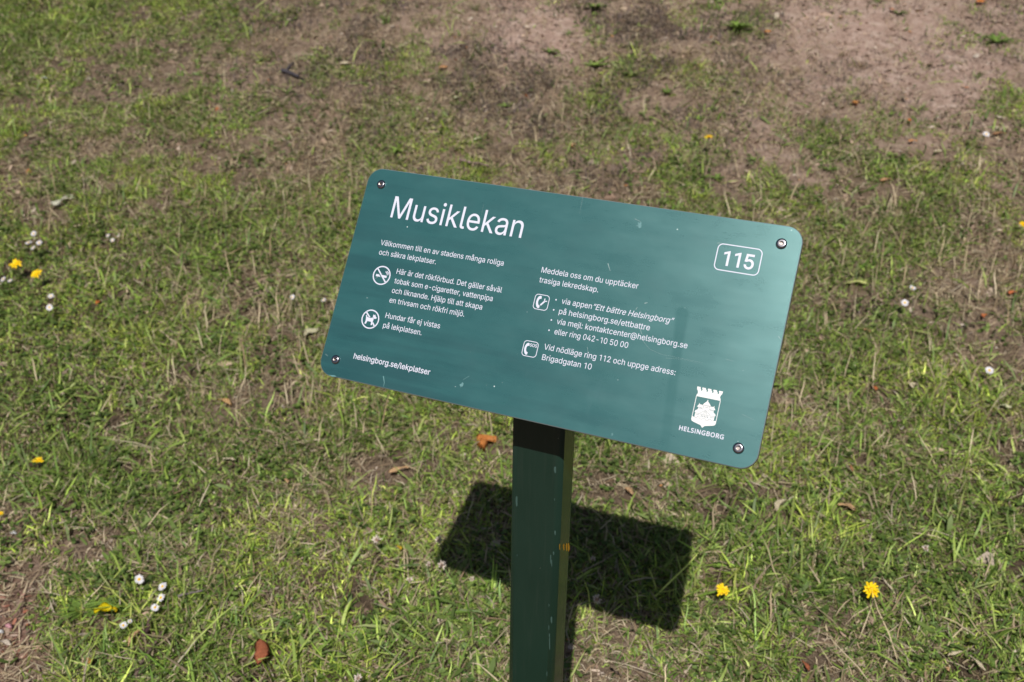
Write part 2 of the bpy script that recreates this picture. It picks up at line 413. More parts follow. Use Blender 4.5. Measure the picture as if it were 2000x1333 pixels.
# dry thatch lying between the blades
x, y, z = scatter(426000)
s = survey(x, y, z)
patch = noise(x, y, 0.13, 41) * 0.6 + noise(x, y, 0.05, 42) * 0.4
x, y, z, k = keep(x, y, z, np.clip(s[:, 1] * 1.1, 0, 1) * (1.12 - .2 * s[:, 0]) * np.clip((patch - 0.25) * 2.6, 0.15, 1))
n = len(x)
blades('dry_grass', x, y, z, np.exp(rng.normal(np.log(0.040), 0.45, n)), np.clip(rng.normal(0.0024, 0.0008, n), 0.001, 0.005),
       np.clip(rng.normal(1.25, 0.25, n), 0.3, 1.55), np.abs(rng.normal(0.15, 0.22, n)), pick(STRAWS + [(.24, .17, .105), (.55, .46, .31)], n), straw_mat,
       'dry straw coloured thatch lying between the green blades', 'dry grass', zoff=0.004)
print('thatch', n)

# standing dry stalks
x, y, z = scatter(52000)
s = survey(x, y, z)
x, y, z, k = keep(x, y, z, np.clip(s[:, 1] ** 2, 0, 1) * np.where((y > 2.25) & (y < 3.7), 0.9, 0.08))
n = len(x)
blades('dry_stalks', x, y, z, rng.uniform(0.05, 0.13, n), rng.uniform(0.0018, 0.0042, n), np.abs(rng.normal(0.3, 0.25, n)),
       np.abs(rng.normal(0.35, 0.3, n)), pick(STRAWS[:3] + [(.55, .47, .32)], n), straw_mat, 'thin pale dry stalks standing above the short grass', 'dry grass')

# dark dead moss on the bank
x, y, z = scatter(335000)
s = survey(x, y, z)
x, y, z, k = keep(x, y, z, np.clip(s[:, 2] * 1.5, 0, 1) * np.clip((noise(x, y, 0.14, 51) - 0.35) * 4, 0, 1))
n = len(x)
blades('dead_moss', x, y, z, rng.uniform(0.018, 0.055, n), rng.uniform(0.0018, 0.004, n), np.clip(rng.normal(0.6, 0.45, n), 0, 1.5),
       np.abs(rng.normal(0.8, 0.5, n)), pick(MOSS, n), straw_mat, 'dark purplish brown dead moss tufts on the bare bank', 'moss')

# small round leaves (clover and other creeping weeds)
def leaflets(name, x, y, z, rad, elong, col, mat, label, cat, lift, tiltmax=0.6):
    n = len(x)
    az = rng.random(n) * 2 * np.pi
    ta = rng.random(n) * 2 * np.pi; tm = rng.random(n) * tiltmax
    nrm = np.stack([np.sin(tm) * np.cos(ta), np.sin(tm) * np.sin(ta), np.cos(tm)], 1)
    a = np.stack([np.cos(az), np.sin(az), np.zeros(n)], 1)
    a -= nrm * (a * nrm).sum(1, keepdims=True); a /= np.linalg.norm(a, axis=1, keepdims=True)
    b = np.cross(nrm, a)
    c = np.stack([x, y, z + lift], 1)
    m_ = 7
    ph = np.arange(m_) / m_ * 2 * np.pi
    V = np.zeros((n, m_ + 1, 3))
    V[:, m_] = c - nrm * (rad * 0.18)[:, None]
    wobble = 1 + 0.12 * rng.normal(size=(n, m_))
    for k_ in range(m_):
        V[:, k_] = c + (a * (np.cos(ph[k_]) * rad * elong)[:, None] + b * (np.sin(ph[k_]) * rad)[:, None]) * wobble[:, k_:k_ + 1]
    base = (np.arange(n) * (m_ + 1))[:, None]
    f = np.concatenate([base + np.array([[k_, (k_ + 1) % m_, m_]]) for k_ in range(m_)])
    o = link_mesh(name, np_mesh(name, V.reshape(-1, 3), [f], np.repeat(col, m_ + 1, 0)), mat)
    return tag(o, label, cat, kind='stuff')

x, y, z = scatter(79000)
s = survey(x, y, z)
x, y, z, k = keep(x, y, z, np.clip(s[:, 0], 0, 1) * np.clip((noise(x, y, 0.12, 61) - 0.5) * 5, 0.04, 1))
x = np.concatenate([x, x + rng.normal(size=len(x)) * 0.006, x + rng.normal(size=len(x)) * 0.006])
y = np.concatenate([y, y + rng.normal(size=len(y)) * 0.006, y + rng.normal(size=len(y)) * 0.006])
z = height(x, y); n = len(x)
leaflets('clover', x, y, z, rng.uniform(0.0028, 0.0062, n), rng.uniform(1.0, 1.35, n), pick([(.09, .15, .03), (.13, .2, .045), (.17, .24, .06), (.07, .115, .03)], n),
         grass_mat, 'small round clover leaves creeping through the grass', 'clover', rng.uniform(0.008, 0.024, n))

# broader leaves of low weeds between the grass
x, y, z = scatter(40000)
s = survey(x, y, z)
x, y, z, k = keep(x, y, z, np.clip(s[:, 0] * .9, 0, 1) * np.clip((noise(x, y, 0.10, 66) - 0.52) * 6, 0.02, 1))
n = len(x)
blades('low_weeds', x, y, z, rng.uniform(0.018, 0.055, n), rng.uniform(0.006, 0.013, n), np.clip(rng.normal(1.05, 0.3, n), 0.2, 1.5), np.abs(rng.normal(0.35, 0.3, n)),
       pick([(.13, .2, .04), (.18, .25, .065), (.22, .29, .09), (.1, .15, .035)], n), grass_mat, 'broad leaves of low weeds between the grass blades', 'weeds', zoff=0.006, taper=0.95)

# crumbs, leaf scraps and bark chips on the soil
x, y, z = scatter(228000)
s = survey(x, y, z)
x, y, z, k = keep(x, y, z, np.clip(0.10 + 0.45 * s[:, 1] * s[:, 2] + 0.35 * s[:, 3] + 0.2 * s[:, 1], 0, 1) * np.clip((noise(x, y, 0.09, 71) - 0.25) * 2.4, 0.1, 1))
n = len(x)
scrap = np.array([(.34, .24, .18), (.46, .35, .26), (.28, .19, .14), (.55, .47, .39), (.22, .15, .115), (.4, .28, .21)])
col = pick(scrap, n, 0.2)
bright = rng.random(n) < 0.012
col[bright] = pick([(.5, .17, .06), (.55, .25, .08), (.6, .52, .42)], bright.sum())
leaflets('leaf_litter', x, y, z, np.exp(rng.normal(np.log(0.0026), 0.55, n)), rng.uniform(1.2, 2.8, n), col, straw_mat,
         'small brown crumbs and dry scraps scattered on the soil', 'leaf litter', rng.uniform(0.001, 0.007, n), 0.9)

x, y, z = scatter(60000, 0.7, 2.6)
s = survey(x, y, z)
x, y, z, k = keep(x, y, z, np.clip(s[:, 4] * .9 - 0.2, 0, 1))
n = len(x)
leaflets('bark_mulch', x, y, z, rng.uniform(0.0015, 0.0048, n), rng.uniform(1.2, 3.0, n), pick([(.32, .17, .12), (.22, .12, .09), (.4, .25, .19), (.5, .38, .3), (.2, .1, .075), (.34, .13, .08)], n),
         straw_mat, 'reddish bark chips at the lower left corner of the lawn', 'mulch', rng.uniform(0.001, 0.008, n), 0.9)

FACE_A, FACE_B = (.018, .085, .088), (.026, .102, .104)
FACE_ROUGH, FACE_SPEC = .272, .6
# letter outlines: advance width, then closed outlines as left handle, point, right handle coordinates
GLYPHS = {}
GLYPHS['sans'] = {
    ' ': (188, []),
    ',': (188, [[53,-119,38,-119,48,-56,58,8,68,71,91,71,114,71,137,71,119,8,102,-56,84,-119,69,-119]]),
    '-': (453, [[263,244,337,244,337,226,337,207,337,188,263,188,188,188,114,188,114,207,114,226,114,244,188,244]]),
    '.': (188, [[108,-4,95,-4,83,-4,72,0,63,9,54,18,50,28,50,41,50,54,54,65,63,73,72,82,83,87,95,87,108,87,119,82,128,73,137,65,141,54,141,41,141,28,137,18,128,9,119,0]]),
    '/': (249, [[216,533,235,533,180,330,126,127,71,-76,52,-76,33,-76,14,-76,69,127,124,330,178,533,197,533]]),
    '0': (453, [[264,-7,227,-7,189,-7,157,3,130,24,103,45,83,74,69,113,55,152,48,199,48,254,48,309,55,356,69,395,83,434,104,464,130,484,157,505,189,516,227,516,264,516,296,505,323,484,350,464,370,434,384,395,398,356,405,309,405,254,405,199,398,152,384,113,370,74,350,45,323,24,297,3],[202,50,227,50,252,50,273,58,290,74,308,90,321,113,330,144,339,174,344,211,344,254,344,297,339,334,330,365,321,395,308,419,290,435,273,451,252,460,227,460,202,460,180,451,163,435,146,419,132,395,123,365,114,334,109,297,109,254,109,211,114,174,123,144,132,113,146,90,163,74,180,58]]),
    '1': (400, [[271,509,276,509,276,339,276,170,276,0,255,0,233,0,212,0,212,146,212,292,212,438,168,422,124,406,80,390,80,409,80,427,80,446,141,467,201,488,262,509,267,509]]),
    '2': (453, [[172,0,64,0,64,16,64,32,64,47,121,108,177,168,234,229,254,249,270,267,282,282,295,298,304,313,311,327,317,341,320,356,320,371,320,390,316,405,308,419,299,432,288,442,273,449,259,456,242,460,224,460,204,460,187,456,172,447,158,439,147,428,139,413,131,399,127,382,127,362,107,362,86,362,66,362,66,392,72,419,86,442,100,465,119,483,143,496,167,509,194,516,225,516,255,516,282,509,306,497,329,484,348,467,361,445,374,424,381,399,381,372,381,354,378,335,371,318,364,300,353,280,336,259,319,237,296,211,267,180,229,140,191,100,153,60,153,59,153,58,153,57,231,57,310,57,389,57,389,38,389,19,389,0,281,0]]),
    '4': (453, [[164,105,40,105,40,123,40,141,40,158,109,275,178,392,247,509,268,509,289,509,311,509,243,394,176,280,109,166,109,165,109,164,109,163,210,163,312,163,413,163,413,144,413,125,413,105,289,105],[302,0,282,0,282,40,282,81,282,121,282,130,282,138,282,146,282,203,282,260,282,318,302,318,322,318,343,318,343,212,343,106,343,0,322,0]]),
    '5': (453, [[254,-7,221,-7,191,-7,164,-1,140,11,116,23,97,39,83,60,69,81,61,104,60,130,81,130,101,130,122,130,124,115,129,101,138,89,147,77,159,67,173,60,188,53,204,50,221,50,242,50,260,55,276,64,292,74,305,87,314,104,323,121,328,141,328,162,328,184,323,204,314,221,304,238,291,252,275,262,258,272,239,277,218,277,201,277,184,274,167,268,151,263,138,255,128,246,108,248,88,250,67,253,77,338,86,423,96,509,186,509,276,509,366,509,366,490,366,471,366,452,294,452,222,452,151,452,145,402,139,352,134,301,135,301,135,301,136,301,147,311,161,319,178,325,194,331,211,334,229,334,253,334,274,329,294,321,313,313,331,301,345,285,359,270,371,252,379,231,387,210,391,188,391,163,391,130,384,101,369,76,354,50,334,30,309,15,283,1]]),
    ':': (188, [[108,-4,95,-4,83,-4,72,0,63,9,54,18,50,28,50,41,50,54,54,65,63,73,72,82,83,87,95,87,108,87,119,82,128,73,137,65,141,54,141,41,141,28,137,18,128,9,119,0],[108,271,95,271,83,271,72,275,63,284,54,293,50,304,50,316,50,329,54,340,63,349,72,357,83,362,95,362,108,362,119,357,128,349,137,340,141,329,141,316,141,304,137,293,128,284,119,275]]),
    '@': (676, [[373,-135,355,-135,305,-135,260,-128,221,-114,182,-100,149,-79,122,-53,95,-26,75,7,61,46,47,85,40,130,40,179,40,227,47,271,61,309,76,348,96,381,123,408,149,435,182,456,220,470,258,484,301,492,349,492,396,492,437,484,472,469,508,454,538,434,562,407,586,381,605,352,617,319,629,286,635,251,635,215,635,191,634,166,631,142,628,118,623,96,615,76,606,56,594,40,579,28,563,17,542,11,517,11,503,11,490,13,476,17,463,21,451,27,441,36,431,44,425,55,423,68,422,68,421,68,420,68,414,54,404,41,388,30,373,18,352,13,326,13,296,13,271,20,251,35,230,50,215,71,204,96,194,122,188,151,188,182,188,213,195,241,207,265,219,289,236,308,257,322,278,336,303,343,330,343,352,343,370,339,385,331,400,323,410,314,416,306,417,306,418,306,419,306,419,315,419,325,419,335,437,335,455,335,474,335,474,260,474,185,474,110,474,96,477,84,485,74,492,64,503,59,518,59,535,59,547,65,557,76,566,87,572,104,576,127,579,150,581,179,581,215,581,245,576,273,567,301,557,328,542,352,523,373,503,395,479,411,450,424,421,436,386,442,347,442,308,442,273,436,242,424,211,412,185,395,164,372,142,349,126,321,115,289,103,256,98,219,98,178,98,136,103,99,115,66,126,33,142,6,165,-17,187,-39,214,-56,246,-68,278,-79,315,-85,357,-85,376,-85,394,-84,412,-80,429,-77,445,-73,458,-69,472,-65,482,-61,489,-59,494,-75,499,-91,504,-107,494,-111,481,-116,464,-120,448,-124,430,-128,411,-131,392,-134],[309,65,329,65,351,65,369,69,382,78,396,87,406,100,412,118,418,136,422,158,422,185,422,212,418,233,411,249,405,264,394,275,381,282,367,288,351,292,331,292,312,292,296,287,283,277,270,268,259,255,252,239,245,222,242,205,242,185,242,164,245,144,251,125,257,107,266,92,279,81,292,70]]),
    'B': (456, [[122,0,60,0,60,170,60,339,60,509,120,509,181,509,241,509,276,509,306,503,329,491,352,479,369,462,381,442,392,422,398,399,398,374,398,352,394,334,387,320,379,306,369,294,356,286,344,277,330,271,315,267,315,265,315,264,315,262,331,261,347,255,363,245,379,235,392,221,402,203,413,185,418,163,418,136,418,111,412,87,400,67,388,46,370,30,344,18,319,6,287,0,247,0,184,0],[125,115,125,57,165,57,205,57,245,57,284,57,313,65,330,80,347,95,355,114,355,137,355,154,351,170,342,184,334,198,321,209,306,218,290,227,271,231,248,231,207,231,166,231,125,231,125,173],[125,341,125,285,162,285,200,285,238,285,257,285,273,289,288,296,303,303,315,313,323,326,332,339,336,355,336,372,336,395,328,414,313,429,297,444,273,452,240,452,202,452,163,452,125,452,125,396]]),
    'D': (502, [[271,0,219,0,178,0,137,0,96,0,96,19,96,38,96,57,136,57,175,57,215,57,256,57,291,65,318,81,345,97,366,119,379,149,392,179,399,214,399,255,399,296,392,331,379,361,366,390,346,412,320,428,293,444,260,452,221,452,178,452,136,452,93,452,93,471,93,490,93,509,137,509,181,509,225,509,275,509,317,499,353,478,388,458,415,429,433,391,452,353,462,308,462,255,462,202,452,157,433,119,414,81,387,51,351,31,314,10],[103,509,125,509,125,339,125,170,125,0,103,0,82,0,60,0,60,170,60,339,60,509,82,509]]),
    'E': (419, [[165,0,60,0,60,170,60,339,60,509,164,509,268,509,372,509,372,490,372,471,372,452,290,452,207,452,125,452,125,396,125,341,125,286,202,286,278,286,355,286,355,267,355,248,355,229,278,229,202,229,125,229,125,172,125,114,125,57,208,57,292,57,375,57,375,38,375,19,375,0,270,0]]),
    'H': (517, [[82,0,60,0,60,170,60,339,60,509,82,509,103,509,125,509,125,435,125,362,125,289,214,289,303,289,392,289,392,362,392,435,392,509,414,509,435,509,457,509,457,339,457,170,457,0,435,0,414,0,392,0,392,77,392,155,392,232,303,232,214,232,125,232,125,155,125,77,125,0,103,0]]),
    'M': (628, [[81,0,60,0,60,170,60,339,60,509,91,509,121,509,152,509,206,370,260,231,314,92,368,231,422,370,476,509,507,509,537,509,568,509,568,339,568,170,568,0,547,0,525,0,504,0,504,137,504,273,504,410,450,273,396,137,342,0,323,0,305,0,286,0,231,137,177,273,122,410,122,273,122,137,122,0,101,0]]),
    'O': (533, [[311,-7,267,-7,223,-7,184,4,150,25,116,46,90,76,70,115,50,154,40,201,40,254,40,308,50,354,70,393,90,432,116,462,150,484,184,505,223,516,267,516,311,516,350,505,384,484,418,462,444,432,464,393,483,354,493,308,493,254,493,201,483,154,464,115,444,76,418,46,384,25,350,4],[236,53,267,53,297,53,325,61,349,76,374,91,394,114,408,144,423,174,430,211,430,254,430,298,423,335,408,365,394,395,374,417,349,433,325,448,297,456,267,456,236,456,209,448,184,433,159,417,140,394,125,364,111,334,103,297,103,254,103,211,111,174,125,144,140,114,159,92,184,76,209,61]]),
    'S': (447, [[263,-9,224,-9,187,-9,155,-3,128,9,100,21,79,38,64,60,49,82,40,107,38,137,60,137,82,137,104,137,106,117,112,101,123,88,134,75,149,65,166,59,184,52,203,49,224,49,247,49,268,53,286,60,304,68,319,78,329,92,340,105,346,121,346,139,346,155,341,169,332,179,323,189,311,198,296,205,281,211,264,217,245,222,224,228,204,234,184,239,142,251,109,268,86,289,63,311,52,339,52,372,52,401,60,426,75,448,90,469,111,486,138,498,164,510,194,516,227,516,261,516,290,510,316,498,342,486,362,469,377,449,392,428,400,404,401,378,380,378,358,378,337,378,335,403,323,423,302,437,281,451,256,459,225,459,203,459,184,455,167,448,151,441,138,431,129,418,120,406,115,391,115,376,115,358,120,344,131,334,142,323,154,314,169,308,184,302,199,297,212,293,230,289,247,284,264,279,279,275,295,270,312,264,328,257,344,248,359,238,373,227,385,214,395,198,404,181,408,162,408,139,408,111,401,86,386,64,372,41,351,24,323,11,296,-2]]),
    'V': (480, [[229,0,204,0,141,170,79,339,16,509,39,509,62,509,84,509,120,408,156,307,192,206,198,189,206,166,215,137,224,109,235,73,248,31,243,31,239,31,235,31,247,74,258,110,267,138,276,166,284,189,290,206,325,307,360,408,395,509,417,509,440,509,463,509,401,339,340,170,278,0,253,0]]),
    'a': (389, [[182,-9,160,-9,136,-9,114,-4,94,5,75,14,59,27,48,45,36,62,30,83,30,108,30,130,35,147,43,161,52,175,63,185,78,193,92,201,108,207,125,211,143,215,160,218,178,220,201,223,219,225,234,227,248,228,258,231,265,235,272,239,276,245,276,255,276,255,276,256,276,257,276,272,273,286,267,297,261,308,252,316,240,322,228,328,213,331,196,331,178,331,162,328,149,322,136,317,126,309,118,301,110,292,104,283,100,274,80,280,61,285,41,291,50,314,62,332,79,346,95,360,113,369,133,375,153,381,173,384,194,384,208,384,223,383,239,379,255,376,271,370,286,360,301,351,313,338,322,320,332,303,337,280,337,251,337,168,337,84,337,0,317,0,297,0,277,0,277,17,277,35,277,52,275,52,274,52,272,52,268,43,261,34,252,25,243,15,230,7,215,1,200,-5],[155,45,170,45,193,45,212,50,228,59,243,68,255,79,263,93,271,107,276,122,276,138,276,155,276,173,276,190,273,187,268,184,259,182,251,180,242,178,231,176,221,174,210,172,200,171,190,170,182,169,175,168,161,166,147,163,134,159,121,154,111,148,103,139,96,131,92,119,92,105,92,92,95,81,102,72,109,63,118,57,130,52,142,48]]),
    'b': (424, [[261,-8,229,-8,206,-8,187,-4,172,4,158,12,146,21,138,31,129,42,123,51,118,59,116,59,114,59,112,59,112,39,112,20,112,0,92,0,72,0,53,0,53,170,53,339,53,509,73,509,93,509,114,509,114,446,114,382,114,319,115,319,117,319,118,319,123,327,129,336,137,346,145,356,157,365,171,373,186,381,205,384,229,384,261,384,289,376,313,361,337,345,356,322,370,293,383,263,390,229,390,189,390,149,383,114,370,84,356,55,337,32,313,16,289,0],[197,47,220,47,244,47,263,53,279,66,295,78,308,95,316,117,324,138,328,162,328,189,328,216,324,240,316,261,308,282,296,299,280,311,264,324,244,330,220,330,197,330,177,324,161,312,145,300,133,284,125,263,117,242,113,217,113,189,113,161,117,136,125,115,133,94,146,77,162,65,178,53]]),
    'c': (396, [[226,-8,207,-8,173,-8,143,0,117,16,91,33,71,56,56,85,41,114,34,149,34,187,34,227,41,262,56,291,71,321,91,343,117,360,143,376,173,384,207,384,226,384,243,382,260,377,276,372,292,365,305,356,319,347,330,335,340,322,350,309,357,294,362,277,342,272,322,267,303,262,300,272,296,281,290,289,285,297,278,305,270,311,262,317,253,322,242,325,232,328,220,330,207,330,182,330,161,323,145,310,129,297,116,280,108,258,100,237,96,213,96,187,96,162,100,139,108,117,116,96,129,79,145,66,161,53,182,46,207,46,220,46,232,48,243,52,253,55,263,60,271,66,279,72,286,80,292,89,297,97,301,107,304,117,324,112,343,107,363,102,358,85,351,70,341,56,332,43,320,31,306,21,293,12,277,4,261,-1,244,-6]]),
    'd': (424, [[219,-8,195,-8,164,-8,136,0,111,16,87,32,68,55,55,84,41,114,34,149,34,189,34,229,41,263,55,293,69,322,88,345,112,361,136,376,164,384,196,384,219,384,238,381,253,373,268,365,279,356,287,346,296,336,302,327,306,319,308,319,309,319,311,319,311,382,311,446,311,509,331,509,351,509,372,509,372,339,372,170,372,0,352,0,332,0,313,0,313,20,313,39,313,59,311,59,309,59,307,59,302,51,295,42,287,31,278,21,267,12,252,4,238,-4],[181,47,205,47,227,47,247,53,263,65,279,77,291,94,299,115,308,136,312,161,312,189,312,217,308,242,300,263,292,284,279,300,263,312,247,324,228,330,205,330,181,330,161,324,145,311,129,299,116,282,108,261,100,240,96,216,96,189,96,162,100,138,109,117,117,95,129,78,145,66,161,53]]),
    'e': (404, [[238,-8,212,-8,175,-8,143,0,117,16,90,33,70,56,56,85,41,114,34,148,34,187,34,226,41,260,55,290,69,319,89,343,115,359,141,376,171,384,205,384,226,384,246,381,266,374,285,367,303,356,319,341,335,326,348,306,357,282,366,258,371,228,371,194,371,186,371,178,371,169,351,169,330,169,310,169,310,180,310,191,310,202,310,227,306,249,298,269,290,288,278,303,263,314,247,325,228,330,205,330,182,330,163,325,146,313,130,302,118,288,109,270,100,251,96,232,96,211,96,200,96,189,96,178,96,150,101,126,110,106,120,87,134,72,151,61,168,51,189,46,212,46,228,46,241,48,254,53,266,57,277,64,285,73,294,82,301,93,306,105,325,101,345,96,365,91,359,71,349,54,335,39,321,24,303,13,283,4,262,-4],[161,170,80,170,80,187,80,204,80,221,161,221,241,221,322,221,322,204,322,187,322,170,241,170]]),
    'f': (254, [[154,379,228,379,228,362,228,344,228,327,154,327,80,327,6,327,6,344,6,362,6,379,80,379],[101,0,81,0,81,144,81,288,81,432,81,453,86,471,96,486,106,500,119,511,135,519,152,526,169,530,187,530,201,530,213,529,222,527,232,525,238,523,243,521,238,503,233,486,227,468,224,470,220,471,215,472,210,473,203,474,195,474,176,474,163,469,154,460,146,451,142,437,142,419,142,279,142,140,142,0,121,0]]),
    'g': (425, [[238,-151,207,-151,179,-151,155,-147,134,-140,113,-132,96,-123,82,-110,69,-98,58,-84,51,-69,67,-60,84,-50,101,-41,107,-49,113,-57,122,-66,130,-75,141,-82,154,-88,168,-94,186,-97,207,-97,238,-97,263,-90,282,-75,302,-60,311,-37,311,-6,311,19,311,44,311,68,310,68,308,68,306,68,301,60,295,51,287,41,278,32,267,23,252,16,238,8,219,5,195,5,164,5,137,12,113,27,88,41,69,62,55,90,41,118,34,152,34,191,34,230,41,264,55,293,69,322,88,345,112,361,137,376,165,384,196,384,220,384,239,381,253,373,268,365,280,356,288,346,297,336,303,327,308,319,309,319,311,319,313,319,313,339,313,359,313,379,333,379,353,379,372,379,372,250,372,121,372,-9,372,-42,365,-69,350,-90,335,-111,316,-126,291,-136,266,-146],[181,59,205,59,228,59,248,64,264,75,280,86,292,101,300,121,308,141,312,165,312,193,312,220,308,243,300,264,292,284,280,301,264,312,248,324,228,330,205,330,181,330,161,324,145,312,129,299,117,283,109,262,100,242,96,219,96,193,96,166,100,143,109,123,117,103,129,87,145,76,162,65]]),
    'h': (410, [[114,249,114,227,114,151,114,76,114,0,93,0,73,0,53,0,53,170,53,339,53,509,73,509,93,509,114,509,114,435,114,361,114,287,110,287,106,287,102,287,114,322,131,347,152,362,174,377,199,384,227,384,253,384,276,379,295,369,315,358,330,342,341,321,352,299,357,273,357,240,357,160,357,80,357,0,337,0,316,0,296,0,296,78,296,157,296,235,296,265,288,288,273,304,258,321,237,329,210,329,192,329,175,325,161,317,146,309,135,298,126,283,118,267]]),
    'i': (167, [[73,0,53,0,53,126,53,253,53,379,73,379,93,379,114,379,114,253,114,126,114,0,93,0],[95,443,84,443,72,443,62,447,54,455,45,462,41,472,41,483,41,494,45,504,54,512,62,520,72,524,84,524,95,524,106,520,114,512,122,504,126,494,126,483,126,472,122,462,114,455,106,447]]),
    'j': (167, [[53,243,53,379,73,379,93,379,114,379,114,243,114,106,114,-30,114,-53,110,-73,102,-90,93,-107,81,-120,65,-129,48,-138,28,-143,4,-143,-1,-143,-5,-143,-10,-143,-10,-124,-10,-105,-10,-87,-6,-87,-2,-87,2,-87,20,-87,32,-82,40,-72,49,-62,53,-48,53,-29,53,107],[95,443,83,443,72,443,62,447,53,455,45,462,41,472,41,483,41,494,45,504,53,512,62,520,72,524,83,524,95,524,105,520,114,512,122,504,126,494,126,483,126,472,122,462,114,455,105,447]]),
    'k': (381, [[132,158,110,137,110,162,110,187,110,212,113,212,117,212,121,212,175,268,230,323,284,379,310,379,335,379,360,379,301,319,243,259,184,199,182,199,179,199,177,199,155,178],[73,0,53,0,53,170,53,339,53,509,73,509,93,509,114,509,114,339,114,170,114,0,93,0],[320,0,294,0,245,62,197,124,148,186,162,200,177,214,191,229,252,152,312,76,372,0,346,0]]),
    'l': (189, [[147,-2,139,-2,110,-2,88,5,74,20,60,35,53,57,53,84,53,226,53,367,53,509,73,509,93,509,114,509,114,372,114,235,114,99,114,81,116,69,120,62,125,55,133,52,146,52,152,52,157,52,160,53,164,53,167,54,170,54,173,37,177,20,181,3,175,1,169,0,162,-1,154,-2]]),
    'm': (610, [[73,0,53,0,53,126,53,253,53,379,72,379,92,379,112,379,112,351,112,323,112,295,111,295,109,295,108,295,113,316,121,332,132,346,144,359,157,369,172,376,187,383,203,386,219,386,247,386,270,378,287,361,305,344,316,322,321,295,318,295,315,295,312,295,317,313,325,329,337,343,349,357,364,367,381,375,398,382,416,386,437,386,459,386,479,381,497,372,515,362,530,348,541,328,551,309,557,285,557,255,557,170,557,85,557,0,536,0,516,0,496,0,496,85,496,169,496,254,496,281,488,301,473,313,457,325,439,330,419,330,402,330,387,327,374,320,362,313,352,303,345,290,339,278,335,263,335,247,335,165,335,82,335,0,315,0,295,0,274,0,274,87,274,173,274,260,274,281,267,298,253,311,239,324,221,330,199,330,185,330,171,327,158,320,144,313,134,303,126,289,118,276,114,258,114,238,114,159,114,79,114,0,93,0]]),
    'n': (410, [[114,249,114,227,114,151,114,76,114,0,93,0,73,0,53,0,53,126,53,253,53,379,72,379,92,379,112,379,112,349,112,318,112,287,109,287,106,287,102,287,114,322,131,347,152,362,174,377,199,384,227,384,253,384,276,379,295,369,314,358,330,342,341,321,352,299,357,273,357,240,357,160,357,80,357,0,337,0,316,0,296,0,296,78,296,157,296,235,296,265,288,288,273,304,258,321,237,329,210,329,192,329,175,325,161,317,146,309,135,298,126,283,118,267]]),
    'o': (415, [[242,-8,207,-8,173,-8,143,0,117,16,91,33,71,56,56,85,41,114,34,149,34,187,34,227,41,262,56,291,71,321,91,343,117,360,143,376,173,384,207,384,242,384,273,376,299,360,325,343,345,321,359,291,374,262,381,227,381,187,381,149,374,114,359,85,345,56,325,33,299,16,273,0],[182,46,207,46,233,46,254,53,270,66,287,79,299,96,307,117,315,139,319,162,319,187,319,213,315,236,307,258,299,280,287,297,270,310,254,323,233,330,207,330,182,330,161,323,145,310,129,297,116,280,108,258,100,237,96,213,96,187,96,162,100,139,108,117,116,96,129,79,145,66,161,53]]),
    'p': (424, [[73,-143,53,-143,53,31,53,205,53,379,72,379,92,379,112,379,112,359,112,339,112,319,114,319,116,319,118,319,123,327,129,336,137,346,145,356,157,365,171,373,186,381,205,384,229,384,261,384,289,376,313,361,337,345,356,322,370,293,383,263,390,229,390,189,390,149,383,114,370,84,356,55,337,32,313,16,289,0,261,-8,229,-8,206,-8,187,-4,173,4,158,12,146,21,138,31,130,42,123,51,118,59,117,59,115,59,114,59,114,-8,114,-76,114,-143,93,-143],[197,47,220,47,244,47,263,53,279,66,295,78,308,95,316,117,324,138,328,162,328,189,328,216,324,240,316,261,308,282,296,299,280,311,264,324,244,330,220,330,197,330,177,324,161,312,145,300,133,284,125,263,117,242,113,217,113,189,113,161,117,136,125,115,133,94,146,77,162,65,178,53]]),
    'r': (259, [[73,0,53,0,53,126,53,253,53,379,72,379,92,379,112,379,112,360,112,340,112,321,113,321,114,321,115,321,122,340,135,355,152,367,170,379,190,385,213,385,218,385,223,385,229,384,235,384,240,384,243,384,243,363,243,343,243,322,242,323,237,323,230,324,223,325,215,326,207,326,189,326,173,322,159,315,145,307,134,297,126,284,118,270,114,255,114,237,114,158,114,79,114,0,93,0]]),
    's': (365, [[211,-8,182,-8,156,-8,133,-4,112,3,92,11,75,23,62,38,49,53,40,72,36,94,55,98,74,102,94,107,99,86,109,70,124,60,139,50,158,45,181,45,208,45,229,51,244,62,260,74,268,87,268,103,268,116,263,127,254,136,245,144,231,151,212,155,191,160,170,165,149,170,115,178,89,191,72,208,55,225,47,247,47,274,47,296,53,315,65,332,77,348,94,361,115,370,136,380,160,384,187,384,213,384,235,380,254,372,272,365,287,353,299,339,310,325,319,309,324,290,305,286,287,281,268,277,263,292,255,304,243,316,230,327,212,333,187,333,165,333,146,327,131,317,116,306,109,293,109,277,109,263,114,252,124,243,134,235,150,228,172,223,191,218,210,214,229,209,264,201,290,188,306,171,323,154,331,133,331,107,331,84,325,64,312,47,300,30,282,16,260,6,237,-3]]),
    't': (227, [[138,379,204,379,204,362,204,344,204,327,138,327,72,327,6,327,6,344,6,362,6,379,72,379],[65,345,65,471,85,471,106,471,126,471,126,347,126,222,126,98,126,81,129,69,136,61,143,54,154,50,170,50,174,50,179,50,185,51,191,52,197,53,202,54,206,36,209,19,213,2,207,0,200,-2,192,-3,184,-4,176,-4,168,-4,136,-4,110,4,92,21,74,38,65,62,65,93,65,219]]),
